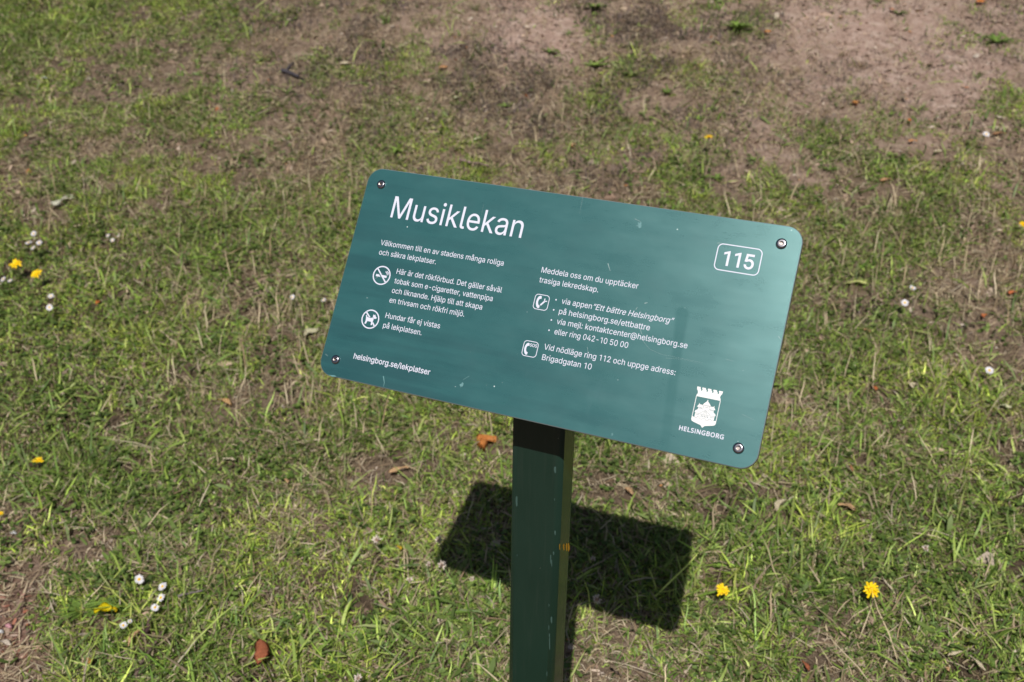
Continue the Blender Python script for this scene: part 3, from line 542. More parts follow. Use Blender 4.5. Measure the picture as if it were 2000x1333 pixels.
    'u': (410, [[211,-5,182,-5,157,-5,134,0,115,11,95,21,80,37,69,59,58,80,53,107,53,139,53,219,53,299,53,379,73,379,93,379,114,379,114,301,114,222,114,144,114,114,121,91,137,75,152,58,173,50,200,50,218,50,235,54,249,62,264,70,275,81,283,97,292,112,296,131,296,153,296,228,296,304,296,379,316,379,337,379,357,379,357,253,357,126,357,0,337,0,318,0,298,0,298,31,298,61,298,92,301,92,304,92,307,92,295,57,279,32,257,17,235,2]]),
    'v': (389, [[184,0,163,0,114,126,66,253,17,379,40,379,62,379,84,379,111,305,138,230,165,155,174,132,181,110,187,87,193,64,199,42,206,21,198,21,191,21,184,21,191,42,197,64,203,87,209,110,216,132,224,155,251,230,278,305,305,379,327,379,349,379,371,379,323,253,275,126,226,0,205,0]]),
    'ä': (389, [[182,-9,160,-9,136,-9,114,-4,94,5,75,14,59,27,48,45,36,62,30,83,30,108,30,130,35,147,43,161,52,175,63,185,78,193,92,201,108,207,125,211,143,215,160,218,178,220,201,223,219,225,234,227,248,228,258,231,265,235,272,239,276,245,276,255,276,255,276,256,276,257,276,272,273,286,267,297,261,308,252,316,240,322,228,328,213,331,196,331,178,331,162,328,149,322,136,317,126,309,118,301,110,292,104,283,100,274,80,280,61,285,41,291,50,314,62,332,79,346,95,360,113,369,133,375,153,381,173,384,194,384,208,384,223,383,239,379,255,376,271,370,286,360,301,351,313,338,322,320,332,303,337,280,337,251,337,168,337,84,337,0,317,0,297,0,277,0,277,17,277,35,277,52,275,52,274,52,272,52,268,43,261,34,252,25,243,15,230,7,215,1,200,-5],[155,45,170,45,193,45,212,50,228,59,243,68,255,79,263,93,271,107,276,122,276,138,276,155,276,173,276,190,273,187,268,184,259,182,251,180,242,178,231,176,221,174,210,172,200,171,190,170,182,169,175,168,161,166,147,163,134,159,121,154,111,148,103,139,96,131,92,119,92,105,92,92,95,81,102,72,109,63,118,57,130,52,142,48],[272,443,261,443,250,443,240,447,233,455,225,462,221,472,221,483,221,494,225,504,233,512,240,519,250,523,261,523,272,523,282,519,290,512,298,504,301,494,301,483,301,472,298,462,290,455,282,447],[129,443,117,443,106,443,97,447,89,455,81,462,77,472,77,483,77,494,81,504,89,512,97,519,106,523,117,523,129,523,138,519,146,512,154,504,158,494,158,483,158,472,154,462,146,455,138,447]]),
    'å': (389, [[182,-9,160,-9,136,-9,114,-4,94,5,75,14,59,27,48,45,36,62,30,83,30,108,30,130,35,147,43,161,52,175,63,185,78,193,92,201,108,207,125,211,143,215,160,218,178,220,201,223,219,225,234,227,248,228,258,231,265,235,272,239,276,245,276,255,276,255,276,256,276,257,276,272,273,286,267,297,261,308,252,316,240,322,228,328,213,331,196,331,178,331,162,328,149,322,136,317,126,309,118,301,110,292,104,283,100,274,80,280,61,285,41,291,50,314,62,332,79,346,95,360,113,369,133,375,153,381,173,384,194,384,208,384,223,383,239,379,255,376,271,370,286,360,301,351,313,338,322,320,332,303,337,280,337,251,337,168,337,84,337,0,317,0,297,0,277,0,277,17,277,35,277,52,275,52,274,52,272,52,268,43,261,34,252,25,243,15,230,7,215,1,200,-5],[155,45,170,45,193,45,212,50,228,59,243,68,255,79,263,93,271,107,276,122,276,138,276,155,276,173,276,190,273,187,268,184,259,182,251,180,242,178,231,176,221,174,210,172,200,171,190,170,182,169,175,168,161,166,147,163,134,159,121,154,111,148,103,139,96,131,92,119,92,105,92,92,95,81,102,72,109,63,118,57,130,52,142,48],[206,404,189,404,173,404,158,408,145,416,131,424,120,434,112,447,104,460,100,474,100,490,100,505,104,520,112,532,120,545,131,555,145,563,158,571,173,575,189,575,206,575,220,571,234,563,247,555,258,545,266,532,274,520,278,505,278,490,278,474,274,460,266,447,258,434,247,424,234,416,220,408],[178,447,189,447,201,447,211,451,219,460,228,468,232,478,232,490,232,501,228,511,219,519,211,528,201,532,189,532,178,532,168,528,159,519,151,511,147,501,147,490,147,478,151,468,159,460,168,451]]),
    'ö': (415, [[242,-8,207,-8,173,-8,143,0,117,16,91,33,71,56,56,85,41,114,34,149,34,187,34,227,41,262,56,291,71,321,91,343,117,360,143,376,173,384,207,384,242,384,273,376,299,360,325,343,345,321,359,291,374,262,381,227,381,187,381,149,374,114,359,85,345,56,325,33,299,16,273,0],[182,46,207,46,233,46,254,53,270,66,287,79,299,96,307,117,315,139,319,162,319,187,319,213,315,236,307,258,299,280,287,297,270,310,254,323,233,330,207,330,182,330,161,323,145,310,129,297,116,280,108,258,100,237,96,213,96,187,96,162,100,139,108,117,116,96,129,79,145,66,161,53],[290,443,279,443,268,443,259,447,251,455,243,462,239,472,239,483,239,494,243,504,251,512,259,519,268,523,279,523,290,523,300,519,308,512,316,504,320,494,320,483,320,472,316,462,308,455,300,447],[147,443,136,443,124,443,115,447,107,455,99,462,95,472,95,483,95,494,99,504,107,512,115,519,124,523,136,523,147,523,156,519,164,512,172,504,176,494,176,483,176,472,172,462,164,455,156,447]]),
    '”': (300, [[67,318,52,318,62,382,72,445,82,509,105,509,128,509,151,509,133,445,116,382,98,318,83,318],[190,318,175,318,185,382,195,445,205,509,228,509,251,509,274,509,257,445,239,382,222,318,206,318]]),
}
GLYPHS['human'] = {
    'B': (436, [[121,0,65,0,65,160,65,320,65,480,111,480,156,480,202,480,262,480,307,471,338,453,369,435,384,405,384,361,384,332,376,309,361,290,345,272,322,260,293,255,293,253,293,252,293,251,313,248,331,242,348,234,364,225,377,213,386,197,396,182,400,161,400,136,400,93,385,59,356,36,326,12,285,0,234,0,178,0],[126,326,126,275,155,275,185,275,214,275,255,275,284,282,299,295,314,308,322,328,322,354,322,380,312,399,294,411,275,422,246,428,205,428,178,428,152,428,126,428,126,377],[126,109,126,51,158,51,190,51,222,51,265,51,294,59,311,76,328,92,336,114,336,141,336,166,327,186,310,202,293,217,262,225,218,225,187,225,156,225,126,225,126,167]]),
    'E': (373, [[154,0,65,0,65,160,65,320,65,480,154,480,244,480,333,480,333,462,333,444,333,426,264,426,195,426,126,426,126,377,126,327,126,277,191,277,256,277,321,277,321,259,321,242,321,224,256,224,191,224,126,224,126,167,126,110,126,53,195,53,264,53,333,53,333,35,333,18,333,0,244,0]]),
    'G': (489, [[304,-7,271,-7,221,-7,179,3,145,23,111,43,85,72,67,108,50,145,41,189,41,240,41,290,51,333,71,370,90,407,119,435,155,456,192,476,237,486,289,486,316,486,342,484,366,479,390,474,412,467,433,458,425,441,417,423,410,406,393,413,374,420,352,425,331,430,309,433,286,433,229,433,184,416,152,381,120,347,104,300,104,240,104,202,110,168,123,139,135,109,154,87,181,70,207,54,242,46,285,46,306,46,324,47,338,49,353,51,367,54,379,57,379,105,379,152,379,199,344,199,308,199,273,199,273,217,273,235,273,253,329,253,384,253,439,253,439,175,439,96,439,18,413,10,387,3,361,-1,334,-5]]),
    'H': (497, [[85,0,65,0,65,160,65,320,65,480,85,480,105,480,126,480,126,412,126,344,126,277,208,277,289,277,371,277,371,344,371,412,371,480,392,480,412,480,432,480,432,320,432,160,432,0,412,0,392,0,371,0,371,75,371,149,371,224,289,224,208,224,126,224,126,149,126,75,126,0,105,0]]),
    'I': (191, [[85,0,65,0,65,160,65,320,65,480,85,480,106,480,126,480,126,320,126,160,126,0,106,0]]),
    'L': (352, [[155,0,65,0,65,160,65,320,65,480,85,480,105,480,126,480,126,338,126,196,126,54,195,54,265,54,335,54,335,36,335,18,335,0,245,0]]),
    'N': (510, [[84,0,65,0,65,160,65,320,65,480,88,480,112,480,135,480,220,347,306,215,391,83,392,83,393,83,394,83,393,90,393,101,392,115,391,129,391,145,390,162,389,179,389,195,389,209,389,299,389,389,389,480,408,480,426,480,445,480,445,320,445,160,445,0,422,0,398,0,375,0,289,133,204,266,118,398,117,398,116,398,116,398,117,383,118,363,119,340,120,317,121,293,121,268,121,179,121,89,121,0,102,0]]),
    'O': (524, [[311,-7,263,-7,213,-7,172,4,139,24,106,45,81,74,65,111,49,148,41,191,41,241,41,290,49,333,65,370,81,407,106,435,139,456,172,477,213,487,263,487,311,487,351,477,384,456,417,436,442,407,458,370,475,333,484,290,484,240,484,191,475,147,458,110,442,74,417,45,384,24,351,4],[208,46,263,46,317,46,357,63,382,98,407,132,420,180,420,240,420,301,407,348,382,382,357,417,317,434,263,434,209,434,169,417,143,382,118,348,105,301,105,240,105,180,118,132,143,98,169,63]]),
    'R': (417, [[85,0,65,0,65,160,65,320,65,480,109,480,153,480,197,480,257,480,301,468,329,446,358,423,372,389,372,343,372,318,367,296,358,279,349,262,337,249,322,239,307,229,292,221,276,215,320,143,364,72,408,0,384,0,361,0,337,0,298,66,260,132,221,198,189,198,157,198,126,198,126,132,126,66,126,0,105,0],[126,308,126,249,150,249,173,249,197,249,236,249,265,257,283,272,301,288,310,310,310,340,310,372,300,394,281,407,263,421,233,427,194,427,171,427,148,427,126,427,126,368]]),
    'S': (368, [[218,-7,166,-7,139,-7,114,-5,91,-1,69,3,49,9,34,16,34,35,34,55,34,74,50,67,70,60,94,54,118,49,143,46,169,46,204,46,231,53,249,66,268,80,277,99,277,123,277,139,273,152,267,163,260,173,248,183,232,192,216,202,193,211,164,222,123,236,92,255,72,276,51,298,40,327,40,364,40,390,47,411,60,429,73,448,91,462,114,471,137,481,163,486,193,486,220,486,244,484,266,479,288,474,308,467,326,459,319,442,313,425,307,408,290,415,272,421,253,426,233,431,213,433,192,433,162,433,139,427,124,414,109,401,101,384,101,363,101,347,105,334,111,323,118,312,129,303,144,294,160,286,180,276,206,267,234,256,258,245,278,233,297,222,312,207,322,191,332,174,337,153,337,128,337,86,322,53,291,29,260,5]]),
}

# ------------------------------------------------------------------ the sign: root at the foot of the post
U = Vector((0.92564677, -0.37838875, 0.0))
V_ = Vector((0.21803147, 0.53336715, 0.81730151))
NN = Vector((-0.3092577, -0.75653251, 0.57621024))
C0 = Vector((0.04244427, 1.17156538, CAM_H - 0.53380853))
NH = Vector((-0.37838875, -0.92564677, 0.0))
POST_W, POST_D = 0.0752, 0.0585
POST_C = Vector((0.00286504, 1.16598487, 0)) - U * 0.0026 + U * (POST_W / 2) - NH * (POST_D / 2)
base_z = float(height(POST_C.x, POST_C.y))
root = empty('information_sign', (POST_C.x, POST_C.y, base_z))
tag(root, 'green playground information sign tilted on a dark green steel post', 'sign')
inv_root = Matrix.Translation(-Vector((POST_C.x, POST_C.y, base_z)))
M_sign = Matrix(((U.x, V_.x, NN.x, C0.x), (U.y, V_.y, NN.y, C0.y), (U.z, V_.z, NN.z, C0.z), (0, 0, 0, 1)))

def rrect(w, h, r, seg=10):
    pts = []
    for cx_, cy_, a0 in ((w / 2 - r, h / 2 - r, 0), (-w / 2 + r, h / 2 - r, 90), (-w / 2 + r, -h / 2 + r, 180), (w / 2 - r, -h / 2 + r, 270)):
        for k in range(seg + 1):
            a = R_(a0 + 90 * k / seg)
            pts.append((cx_ + r * math.cos(a), cy_ + r * math.sin(a)))
    return pts

# sign face paint
face_mat, nt, N, Lk, p = new_mat('sign_face')
tc = N.new('ShaderNodeTexCoord')
def noise_node(scale, detail=4, stretch=(1, 1, 1), rough=0.55, rot=0.0):
    mp = N.new('ShaderNodeMapping'); mp.inputs['Scale'].default_value = stretch
    mp.inputs['Rotation'].default_value = (0, 0, rot)
    Lk.new(tc.outputs['Object'], mp.inputs['Vector'])
    n_ = N.new('ShaderNodeTexNoise'); n_.inputs['Scale'].default_value = scale
    n_.inputs['Detail'].default_value = detail; n_.inputs['Roughness'].default_value = rough
    Lk.new(mp.outputs[0], n_.inputs['Vector']); return n_.outputs['Fac']
def math_node(op, a, b=None, c=None, clamp=False):
    n_ = N.new('ShaderNodeMath'); n_.operation = op; n_.use_clamp = clamp
    for i_, v_ in enumerate((a, b, c)):
        if v_ is None: continue
        if hasattr(v_, 'is_linked'): Lk.new(v_, n_.inputs[i_])
        else: n_.inputs[i_].default_value = v_
    return n_.outputs[0]
def map_range(src, a, b, c, d):
    n_ = N.new('ShaderNodeMapRange')
    n_.inputs[1].default_value = a; n_.inputs[2].default_value = b
    n_.inputs[3].default_value = c; n_.inputs[4].default_value = d
    Lk.new(src, n_.inputs[0]); return n_.outputs[0]
def mix_col(fac, a, b):
    n_ = N.new('ShaderNodeMix'); n_.data_type = 'RGBA'
    if hasattr(fac, 'is_linked'): Lk.new(fac, n_.inputs['Factor'])
    else: n_.inputs['Factor'].default_value = fac
    for key, v_ in (('A', a), ('B', b)):
        if hasattr(v_, 'is_linked'): Lk.new(v_, n_.inputs[key])
        else: n_.inputs[key].default_value = (*v_, 1)
    return n_.outputs['Result']
film = noise_node(11, 5, (1, 2.2, 1), .6, R_(-8))
streak = noise_node(8, 3, (0.6, 9, 1), .5, R_(3))
grain = noise_node(900, 2)
# a dull wiped mark: rounded top, running down to the lower edge
sx = N.new('ShaderNodeSeparateXYZ'); Lk.new(tc.outputs['Object'], sx.inputs[0])
axis = math_node('SUBTRACT', sx.outputs[0], math_node('MULTIPLY_ADD', sx.outputs[1], -0.084, 0.1775))
yy = math_node('MAXIMUM', math_node('SUBTRACT', sx.outputs[1], 0.0205), 0.0)
wid = map_range(sx.outputs[1], -0.02, 0.02, 0.0068, 0.0092)
dist = math_node('SQRT', math_node('ADD', math_node('MULTIPLY', axis, axis), math_node('MULTIPLY', yy, yy)))
mark = map_range(math_node('SUBTRACT', dist, wid), -0.003, 0.0012, 1.0, 0.0)
mark = math_node('MULTIPLY', mark, map_range(sx.outputs[1], -0.15, -0.02, 0.35, 1.0))
paint = mix_col(map_range(film, .3, .7, 0, 1), FACE_A, FACE_B)
vor = N.new('ShaderNodeTexVoronoi'); vor.inputs['Scale'].default_value = 95
Lk.new(tc.outputs['Object'], vor.inputs['Vector'])
sepv = N.new('ShaderNodeSeparateColor'); Lk.new(vor.outputs['Color'], sepv.inputs[0])
speck = math_node('LESS_THAN', vor.outputs['Distance'], math_node('MULTIPLY', math_node('GREATER_THAN', sepv.outputs[0], 0.84), math_node('MULTIPLY', math_node('POWER', sepv.outputs[1], 2.5), 0.095)))
smudge = noise_node(22, 2, (1, 1.6, 1), .5, R_(35))
paint = mix_col(map_range(smudge, .5, .85, 0, .5), paint, (.014, .062, .066))
refl_bands = noise_node(7, 4, (.5, 6.5, 1), .5, R_(4))  # wavy dark reflections of the surroundings, painted into the face colour at lower left
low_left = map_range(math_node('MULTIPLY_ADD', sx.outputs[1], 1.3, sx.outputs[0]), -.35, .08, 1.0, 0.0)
paint = mix_col(math_node('MULTIPLY', map_range(refl_bands, .44, .6, 0, .6), low_left, clamp=True), paint, (.012, .052, .058))
chalk = noise_node(15, 6, (1, .35, 1), .7, R_(12))
paint = mix_col(map_range(chalk, .62, .85, 0, .18), paint, (.10, .19, .20))
paint = mix_col(speck, paint, (.55, .62, .62))
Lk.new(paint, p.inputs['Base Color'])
p.inputs['IOR'].default_value = 1.8
p.inputs['Specular Tint'].default_value = (.62, 1.0, 1.0, 1)
rg = math_node('ADD', math_node('ADD', map_range(film, .3, .7, FACE_ROUGH - .015, FACE_ROUGH + .02), map_range(smudge, .3, .7, -.012, .012)), map_range(streak, .35, .65, -.006, .006))
rg = math_node('ADD', rg, math_node('MULTIPLY', grain, 0.02))
Lk.new(rg, p.inputs['Roughness'])
Lk.new(math_node('MULTIPLY', math_node('SUBTRACT', 1.0, math_node('MULTIPLY', mark, 0.32)), FACE_SPEC), p.inputs['Specular IOR Level'])
bp = N.new('ShaderNodeBump'); bp.inputs['Strength'].default_value = 0.12; bp.inputs['Distance'].default_value = 0.0004
Lk.new(math_node('ADD', grain, math_node('MULTIPLY', streak, 1.8)), bp.inputs['Height']); Lk.new(bp.outputs[0], p.inputs['Normal'])

edge_mat = plain('sign_edge', (.022, .024, .026), 0.45, 0.4, 0.0, 0.3, 60)
print_mat = plain('white_print', (.63, .64, .75), FACE_ROUGH + .02, 0.45, 0, 0.03, 300)
print_warm = plain('crest_print', (.74, .74, .74), FACE_ROUGH + .02, 0.45)
line_mat = plain('crest_lines', (.09, .16, .2), 0.5, 0.4)
scratch_mat = plain('scratch', (.36, .46, .46), 0.5, 0.3)
smear_mat = plain('smear', (.11, .24, .25), 0.6, 0.3, 0, .35, 400)

TH = 0.0090
bm = bmesh.new()
outer = rrect(.6, .3, .021)
inner = rrect(.5980, .2980, .0200)
rings = [[bm.verts.new((x_, y_, z_)) for x_, y_ in pts_] for pts_, z_ in ((inner, 0), (outer, -.0010), (outer, -TH + .0006), (inner, -TH))]
nR = len(outer)
f = bm.faces.new(rings[0]); f.material_index = 0
for a, b, mi in ((0, 1, 2), (1, 2, 1), (2, 3, 1)):
    for k in range(nR):
        f = bm.faces.new((rings[a][k], rings[b][k], rings[b][(k + 1) % nR], rings[a][(k + 1) % nR])); f.material_index = mi
f = bm.faces.new(rings[3][::-1]); f.material_index = 1
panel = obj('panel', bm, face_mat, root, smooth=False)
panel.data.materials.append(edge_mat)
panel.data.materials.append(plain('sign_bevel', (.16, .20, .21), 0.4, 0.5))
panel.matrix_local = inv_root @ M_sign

# ---- lettering
CAP = {'sans': 509.0, 'human': 480.0}
ZP = 0.00012

def outline(sp, weight):
    """one closed letter outline as a polyline, grown by weight"""
    q = list(zip(*[iter(sp)] * 6)); pts = []
    for i_ in range(len(q)):
        a, b = q[i_], q[(i_ + 1) % len(q)]
        p0, p1, p2, p3 = (a[2], a[3]), (a[4], a[5]), (b[0], b[1]), (b[2], b[3])
        bent = abs((p1[0] - p0[0]) * (p3[1] - p0[1]) - (p1[1] - p0[1]) * (p3[0] - p0[0])) + abs((p2[0] - p0[0]) * (p3[1] - p0[1]) - (p2[1] - p0[1]) * (p3[0] - p0[0]))
        n_ = 5 if bent > 40 * math.hypot(p3[0] - p0[0], p3[1] - p0[1]) / 10 else 1
        for k in range(n_):
            t = k / n_; w0, w1, w2, w3 = (1 - t) ** 3, 3 * t * (1 - t) ** 2, 3 * t * t * (1 - t), t ** 3
            pts.append((w0 * p0[0] + w1 * p1[0] + w2 * p2[0] + w3 * p3[0], w0 * p0[1] + w1 * p1[1] + w2 * p2[1] + w3 * p3[1]))
    pts = [q_ for i_, q_ in enumerate(pts) if math.dist(q_, pts[i_ - 1]) > .5]
    if not weight: return pts
    out = []
    for i_ in range(len(pts)):
        a, b, c = Vector(pts[i_ - 1]), Vector(pts[i_]), Vector(pts[(i_ + 1) % len(pts)])
        d0, d1 = (b - a).normalized(), (c - b).normalized()
        n0, n1 = Vector((-d0.y, d0.x)), Vector((-d1.y, d1.x))
        m_ = (n0 + n1) / max(.35, 1 + n0.dot(n1))
        out.append(tuple(b + m_ * weight))
    return out
def signed_area(pts): return sum(pts[i_ - 1][0] * q_[1] - q_[0] * pts[i_ - 1][1] for i_, q_ in enumerate(pts)) / 2
def inside(pt, pts):
    r = False
    for i_ in range(len(pts)):
        (x0, y0), (x1, y1) = pts[i_ - 1], pts[i_]
        if (y0 > pt[1]) != (y1 > pt[1]) and pt[0] < (x1 - x0) * (pt[1] - y0) / (y1 - y0) + x0: r = not r
    return r
_shapes = {}
def glyph_shape(font, ch, weight):
    """triangles of one letter in font units"""
    key = (font, ch, round(weight, 2))
    if key in _shapes: return _shapes[key]
    adv, spl = GLYPHS[font][ch]
    raw = [outline(sp, weight) for sp in spl]
    V, F = [], []
    if raw:
        big = max(raw, key=lambda q: abs(signed_area(q)))
        sg = 1 if signed_area(big) > 0 else -1
        solids = [q for q in raw if signed_area(q) * sg > 0]; holes = [q for q in raw if signed_area(q) * sg <= 0]
        for so in solids:
            loops = [so] + [h for h in holes if inside(h[0], so)]
            o_ = len(V)
            lift_ = 1 if V else 0
            V += [(q[0], q[1], lift_) for lp in loops for q in lp]     # a second piece of a letter lies a hair above the first
            F += [tuple(o_ + k for k in t) for t in tessellate_polygon([[Vector((q[0] * .891 - q[1] * .454, q[0] * .454 + q[1] * .891, 0)) for q in lp] for lp in loops])]
    _shapes[key] = (V, F)
    return _shapes[key]

def lettering(name, parent, lines, mat, weight=0.0, z=ZP, label=None, dots=()):
    bm = bmesh.new()
    for s, x0, x1, yb, cap, *opt in lines:
        opt = opt[0] if opt else {}
        font, shear, track = opt.get('font', 'sans'), opt.get('shear', 0), opt.get('track', 0)
        sc = cap / CAP[font]; wu = weight * 1000 / sc
        pen, runs = 0.0, []
        for ch in s:
            runs.append((pen, glyph_shape(font, ch, wu))); pen += GLYPHS[font][ch][0] + track
        xs = [pn + q[0] for pn, (vv, ff) in runs for q in vv]
        lo, hi = min(xs), max(xs); kx = (x1 - x0) / (hi - lo)
        for pn, (vv, ff) in runs:
            bv = [bm.verts.new(((x0 + (pn + q[0] - lo) * kx + shear * q[1] * sc) / 1000, (yb + q[1] * sc) / 1000, q[2] * .00003)) for q in vv]
            for t in ff:
                try: bm.faces.new([bv[k] for k in t])
                except ValueError: pass
    for (dx, dy, r) in dots:
        bm.faces.new([bm.verts.new(((dx + r * math.cos(k * math.pi / 6)) / 1000, (dy + r * math.sin(k * math.pi / 6)) / 1000, 0)) for k in range(12)])
    for f_ in bm.faces:
        f_.normal_update()
        if f_.normal.z < 0: f_.normal_flip()
    o = obj(name, bm, mat, parent, smooth=False); o.location = (0, 0, z)
    if label: o['label'] = label
    return o

W1 = 0.00003
lettering('heading', panel, [("Musiklekan", -250.6, -54.8, 82.8, 30.6)], print_mat, 0.00002)
lettering('paragraph', panel, [("Välkommen till en av stadens många roliga", -254.8, -70, 42.1, 7.35), ("och säkra lekplatser.", -253.4, -165.7, 28.4, 7.35)], print_mat, W1, label='welcome text under the heading')
lettering('paragraph', panel, [("Här är det rökförbud. Det gäller såväl", -219.8, -63.4, 6.2, 7.35), ("tobak som e-cigaretter, vattenpipa", -219.6, -73.2, -7.2, 7.35),
          ("och liknande. Hjälp till att skapa", -219.6, -84.8, -20.8, 7.35), ("en trivsam och rökfri miljö.", -219.6, -107, -34.5, 7.35)], print_mat, W1, label='four lines of text about smoking')
lettering('paragraph', panel, [("Hundar får ej vistas", -219.6, -137.2, -56.3, 7.35), ("på lekplatsen.", -219.4, -160.8, -70.0, 7.35)], print_mat, W1, label='two lines of text about dogs')
lettering('web_address', panel, [("helsingborg.se/lekplatser", -251.2, -135.0, -119.6, 7.5)], print_mat, 0.00014)
lettering('paragraph', panel, [("Meddela oss om du upptäcker", -16.2, 114.2, 42.0, 7.35), ("trasiga lekredskap.", -16.0, 64.5, 28.7, 7.35)], print_mat, W1, label='two lines at the top of the right column')
lettering('bullet_list', panel, [("via appen", 20.4, 61.1, 6.2, 7.35), ("”Ett bättre Helsingborg”", 62.2, 166.5, 6.2, 7.35, {'shear': 0.2}),
          ("på helsingborg.se/ettbattre", 20.0, 140.3, -7.5, 7.35), ("via mejl: kontaktcenter@helsingborg.se", 20.3, 190.7, -20.9, 7.35),
          ("eller ring 042-10 50 00", 20.3, 118.2, -34.4, 7.35)], print_mat, W1, dots=[(12.4, 9.8, 1.05), (12.4, -3.7, 1.05), (12.5, -17.2, 1.05), (12.6, -30.8, 1.05)])
lettering('paragraph', panel, [("Vid nödläge ring 112 och uppge adress:", 11.4, 183.5, -56.3, 7.35), ("Brigadgatan 10", 12.0, 78.6, -70.0, 7.35)], print_mat, W1, label='emergency text with street address')
lettering('town_name', panel, [("HELSINGBORG", 202.2, 256.4, -120.4, 5.3, {'font': 'human', 'track': 40})], print_mat, 0.0002)
lettering('number', panel, [("115", 210.6, 248.4, 89.3, 18.2)], print_mat, 0.00045)

# ---- flat printed shapes
def poly(bm, pts, z=0.0):
    vs = [bm.verts.new((x_ / 1000, y_ / 1000, z)) for x_, y_ in pts]
    bm.faces.new(vs)
def strip(bm, pts, w, z=0.0, closed=False, w_end=None):
    """a line of width w (mm) along pts"""
    n_ = len(pts); L_, Rr = [], []
    for i_ in range(n_):
        a = Vector(pts[i_ - 1] if (i_ > 0 or closed) else pts[i_]); c = Vector(pts[(i_ + 1) % n_] if (i_ < n_ - 1 or closed) else pts[i_])
        d = (c - a).normalized(); nn = Vector((-d.y, d.x))
        ww = w if w_end is None else w + (w_end - w) * i_ / (n_ - 1)
        q = Vector(pts[i_])
        L_.append(bm.verts.new(((q.x + nn.x * ww / 2) / 1000, (q.y + nn.y * ww / 2) / 1000, z)))
        Rr.append(bm.verts.new(((q.x - nn.x * ww / 2) / 1000, (q.y - nn.y * ww / 2) / 1000, z)))
    for i_ in range(n_ if closed else n_ - 1):
        j_ = (i_ + 1) % n_
        bm.faces.new((L_[i_], Rr[i_], Rr[j_], L_[j_]))
def circle(cx_, cy_, r, n_=40): return [(cx_ + r * math.cos(2 * math.pi * k / n_), cy_ + r * math.sin(2 * math.pi * k / n_)) for k in range(n_)]
def arc(cx_, cy_, r, a0, a1, n_=10): return [(cx_ + r * math.cos(R_(a0 + (a1 - a0) * k / n_)), cy_ + r * math.sin(R_(a0 + (a1 - a0) * k / n_))) for k in range(n_ + 1)]
def shift(pts, dx, dy, s=1.0): return [(x_ * s + dx, y_ * s + dy) for x_, y_ in pts]
def up(bm):
    for f_ in bm.faces:
        f_.normal_update()
        if f_.normal.z < 0: f_.normal_flip()
def flat(name, bm, mat, parent, z=ZP, label=None):
    up(bm)
    o = obj(name, bm, mat, parent, smooth=False); o.location = (0, 0, z)
    if label: o['label'] = label
    return o

# number frame
bm = bmesh.new()
strip(bm, shift(rrect(54, 33, 6.2), 228.6, 99.2), 1.25, closed=True)
flat('number_frame', bm, print_mat, panel)

# no smoking
bm = bmesh.new()
cx_, cy_ = -240.8, 0.2
strip(bm, circle(cx_, cy_, 12.6), 1.7, closed=True)
strip(bm, [(cx_ - 8.7, cy_ + 9.0), (cx_ + 8.7, cy_ - 9.0)], 1.9)
poly(bm, shift([(-8.6, 1.3), (-4.1, 1.3), (-1.0, -1.8), (-8.6, -1.8)], cx_, cy_ - .6))
poly(bm, shift([(.6, 1.3), (8.0, 1.3), (8.0, -1.8), (3.6, -1.8)], cx_, cy_ - .6))
strip(bm, shift([(7.2, 2.6), (7.4, 4.2), (5.4, 5.2), (5.2, 6.8)], cx_, cy_), 1.2)
strip(bm, shift([(8.6, 1.8), (9.3, 3.6), (8.9, 5.4), (7.2, 6.3), (7.3, 7.4)], cx_, cy_), 1.1)
flat('pictogram', bm, print_mat, panel, label='round no smoking symbol')
# no dogs
bm = bmesh.new()
cx_, cy_ = -240.9, -62.2
strip(bm, circle(cx_, cy_, 12.6), 1.7, closed=True)
poly(bm, shift([(-8.1, 9.7), (-9.6, 8.2), (-2.6, 2.2), (-.4, 2.6)], cx_, cy_))
poly(bm, shift([(4.2, -4.6), (5.6, -3.4), (9.7, -8.2), (8.3, -9.6)], cx_, cy_))
poly(bm, shift([(-7.9, 4.4), (-6.6, 4.9), (-5.6, 2.4), (-1.2, 1.6), (1.6, 2.0), (2.5, 3.2), (5.0, .6), (4.6, -2.6), (4.7, -7.6), (2.6, -7.9), (2.3, -3.4), (-3.6, -3.2), (-4.8, -7.4), (-7.2, -7.4), (-6.4, -3.0), (-7.0, 1.2)], cx_, cy_))
poly(bm, shift([(2.7, 5.0), (3.2, 7.4), (4.6, 6.4), (6.2, 7.2), (6.6, 5.4), (9.0, 3.6), (8.4, 2.0), (6.0, 1.6), (4.9, .9)], cx_, cy_))
flat('pictogram', bm, print_mat, panel, label='round no dogs symbol')

HANDSET = [(-1.6, 8.2), (-3.6, 6.4), (-4.8, 3.4), (-5.2, 0), (-4.8, -3.4), (-3.4, -6.6), (-1.4, -8.4), (.7, -7.9), (.9, -4.7), (-.9, -4.2), (-1.7, -3.2), (-2.3, -1.2), (-2.4, 1.2), (-1.8, 3.2), (-.8, 4.1), (1.0, 4.3), (.8, 7.7)]
bm = bmesh.new()
cx_, cy_ = -6.4, 3.2
strip(bm, shift(rrect(19.4, 19.6, 4.2), cx_, cy_), 0.9, closed=True)
poly(bm, shift(HANDSET, cx_ - 1.9, cy_))
strip(bm, shift([(-.4, -4.0), (4.6, 2.4)], cx_, cy_), 2.1)
strip(bm, shift([(4.0, 5.6), (3.6, 3.4), (5.0, 1.9), (7.4, 2.6)], cx_, cy_), 1.4)
flat('pictogram', bm, print_mat, panel, label='telephone and spanner symbol in a rounded frame')
bm = bmesh.new()
cx_, cy_ = -6.5, -59.3
strip(bm, shift(rrect(19.6, 19.8, 4.2), cx_, cy_), 0.9, closed=True)
poly(bm, shift(HANDSET, cx_ - 3.0, cy_ - .4, .95))
sos = flat('pictogram', bm, print_mat, panel, label='emergency telephone symbol in a rounded frame')
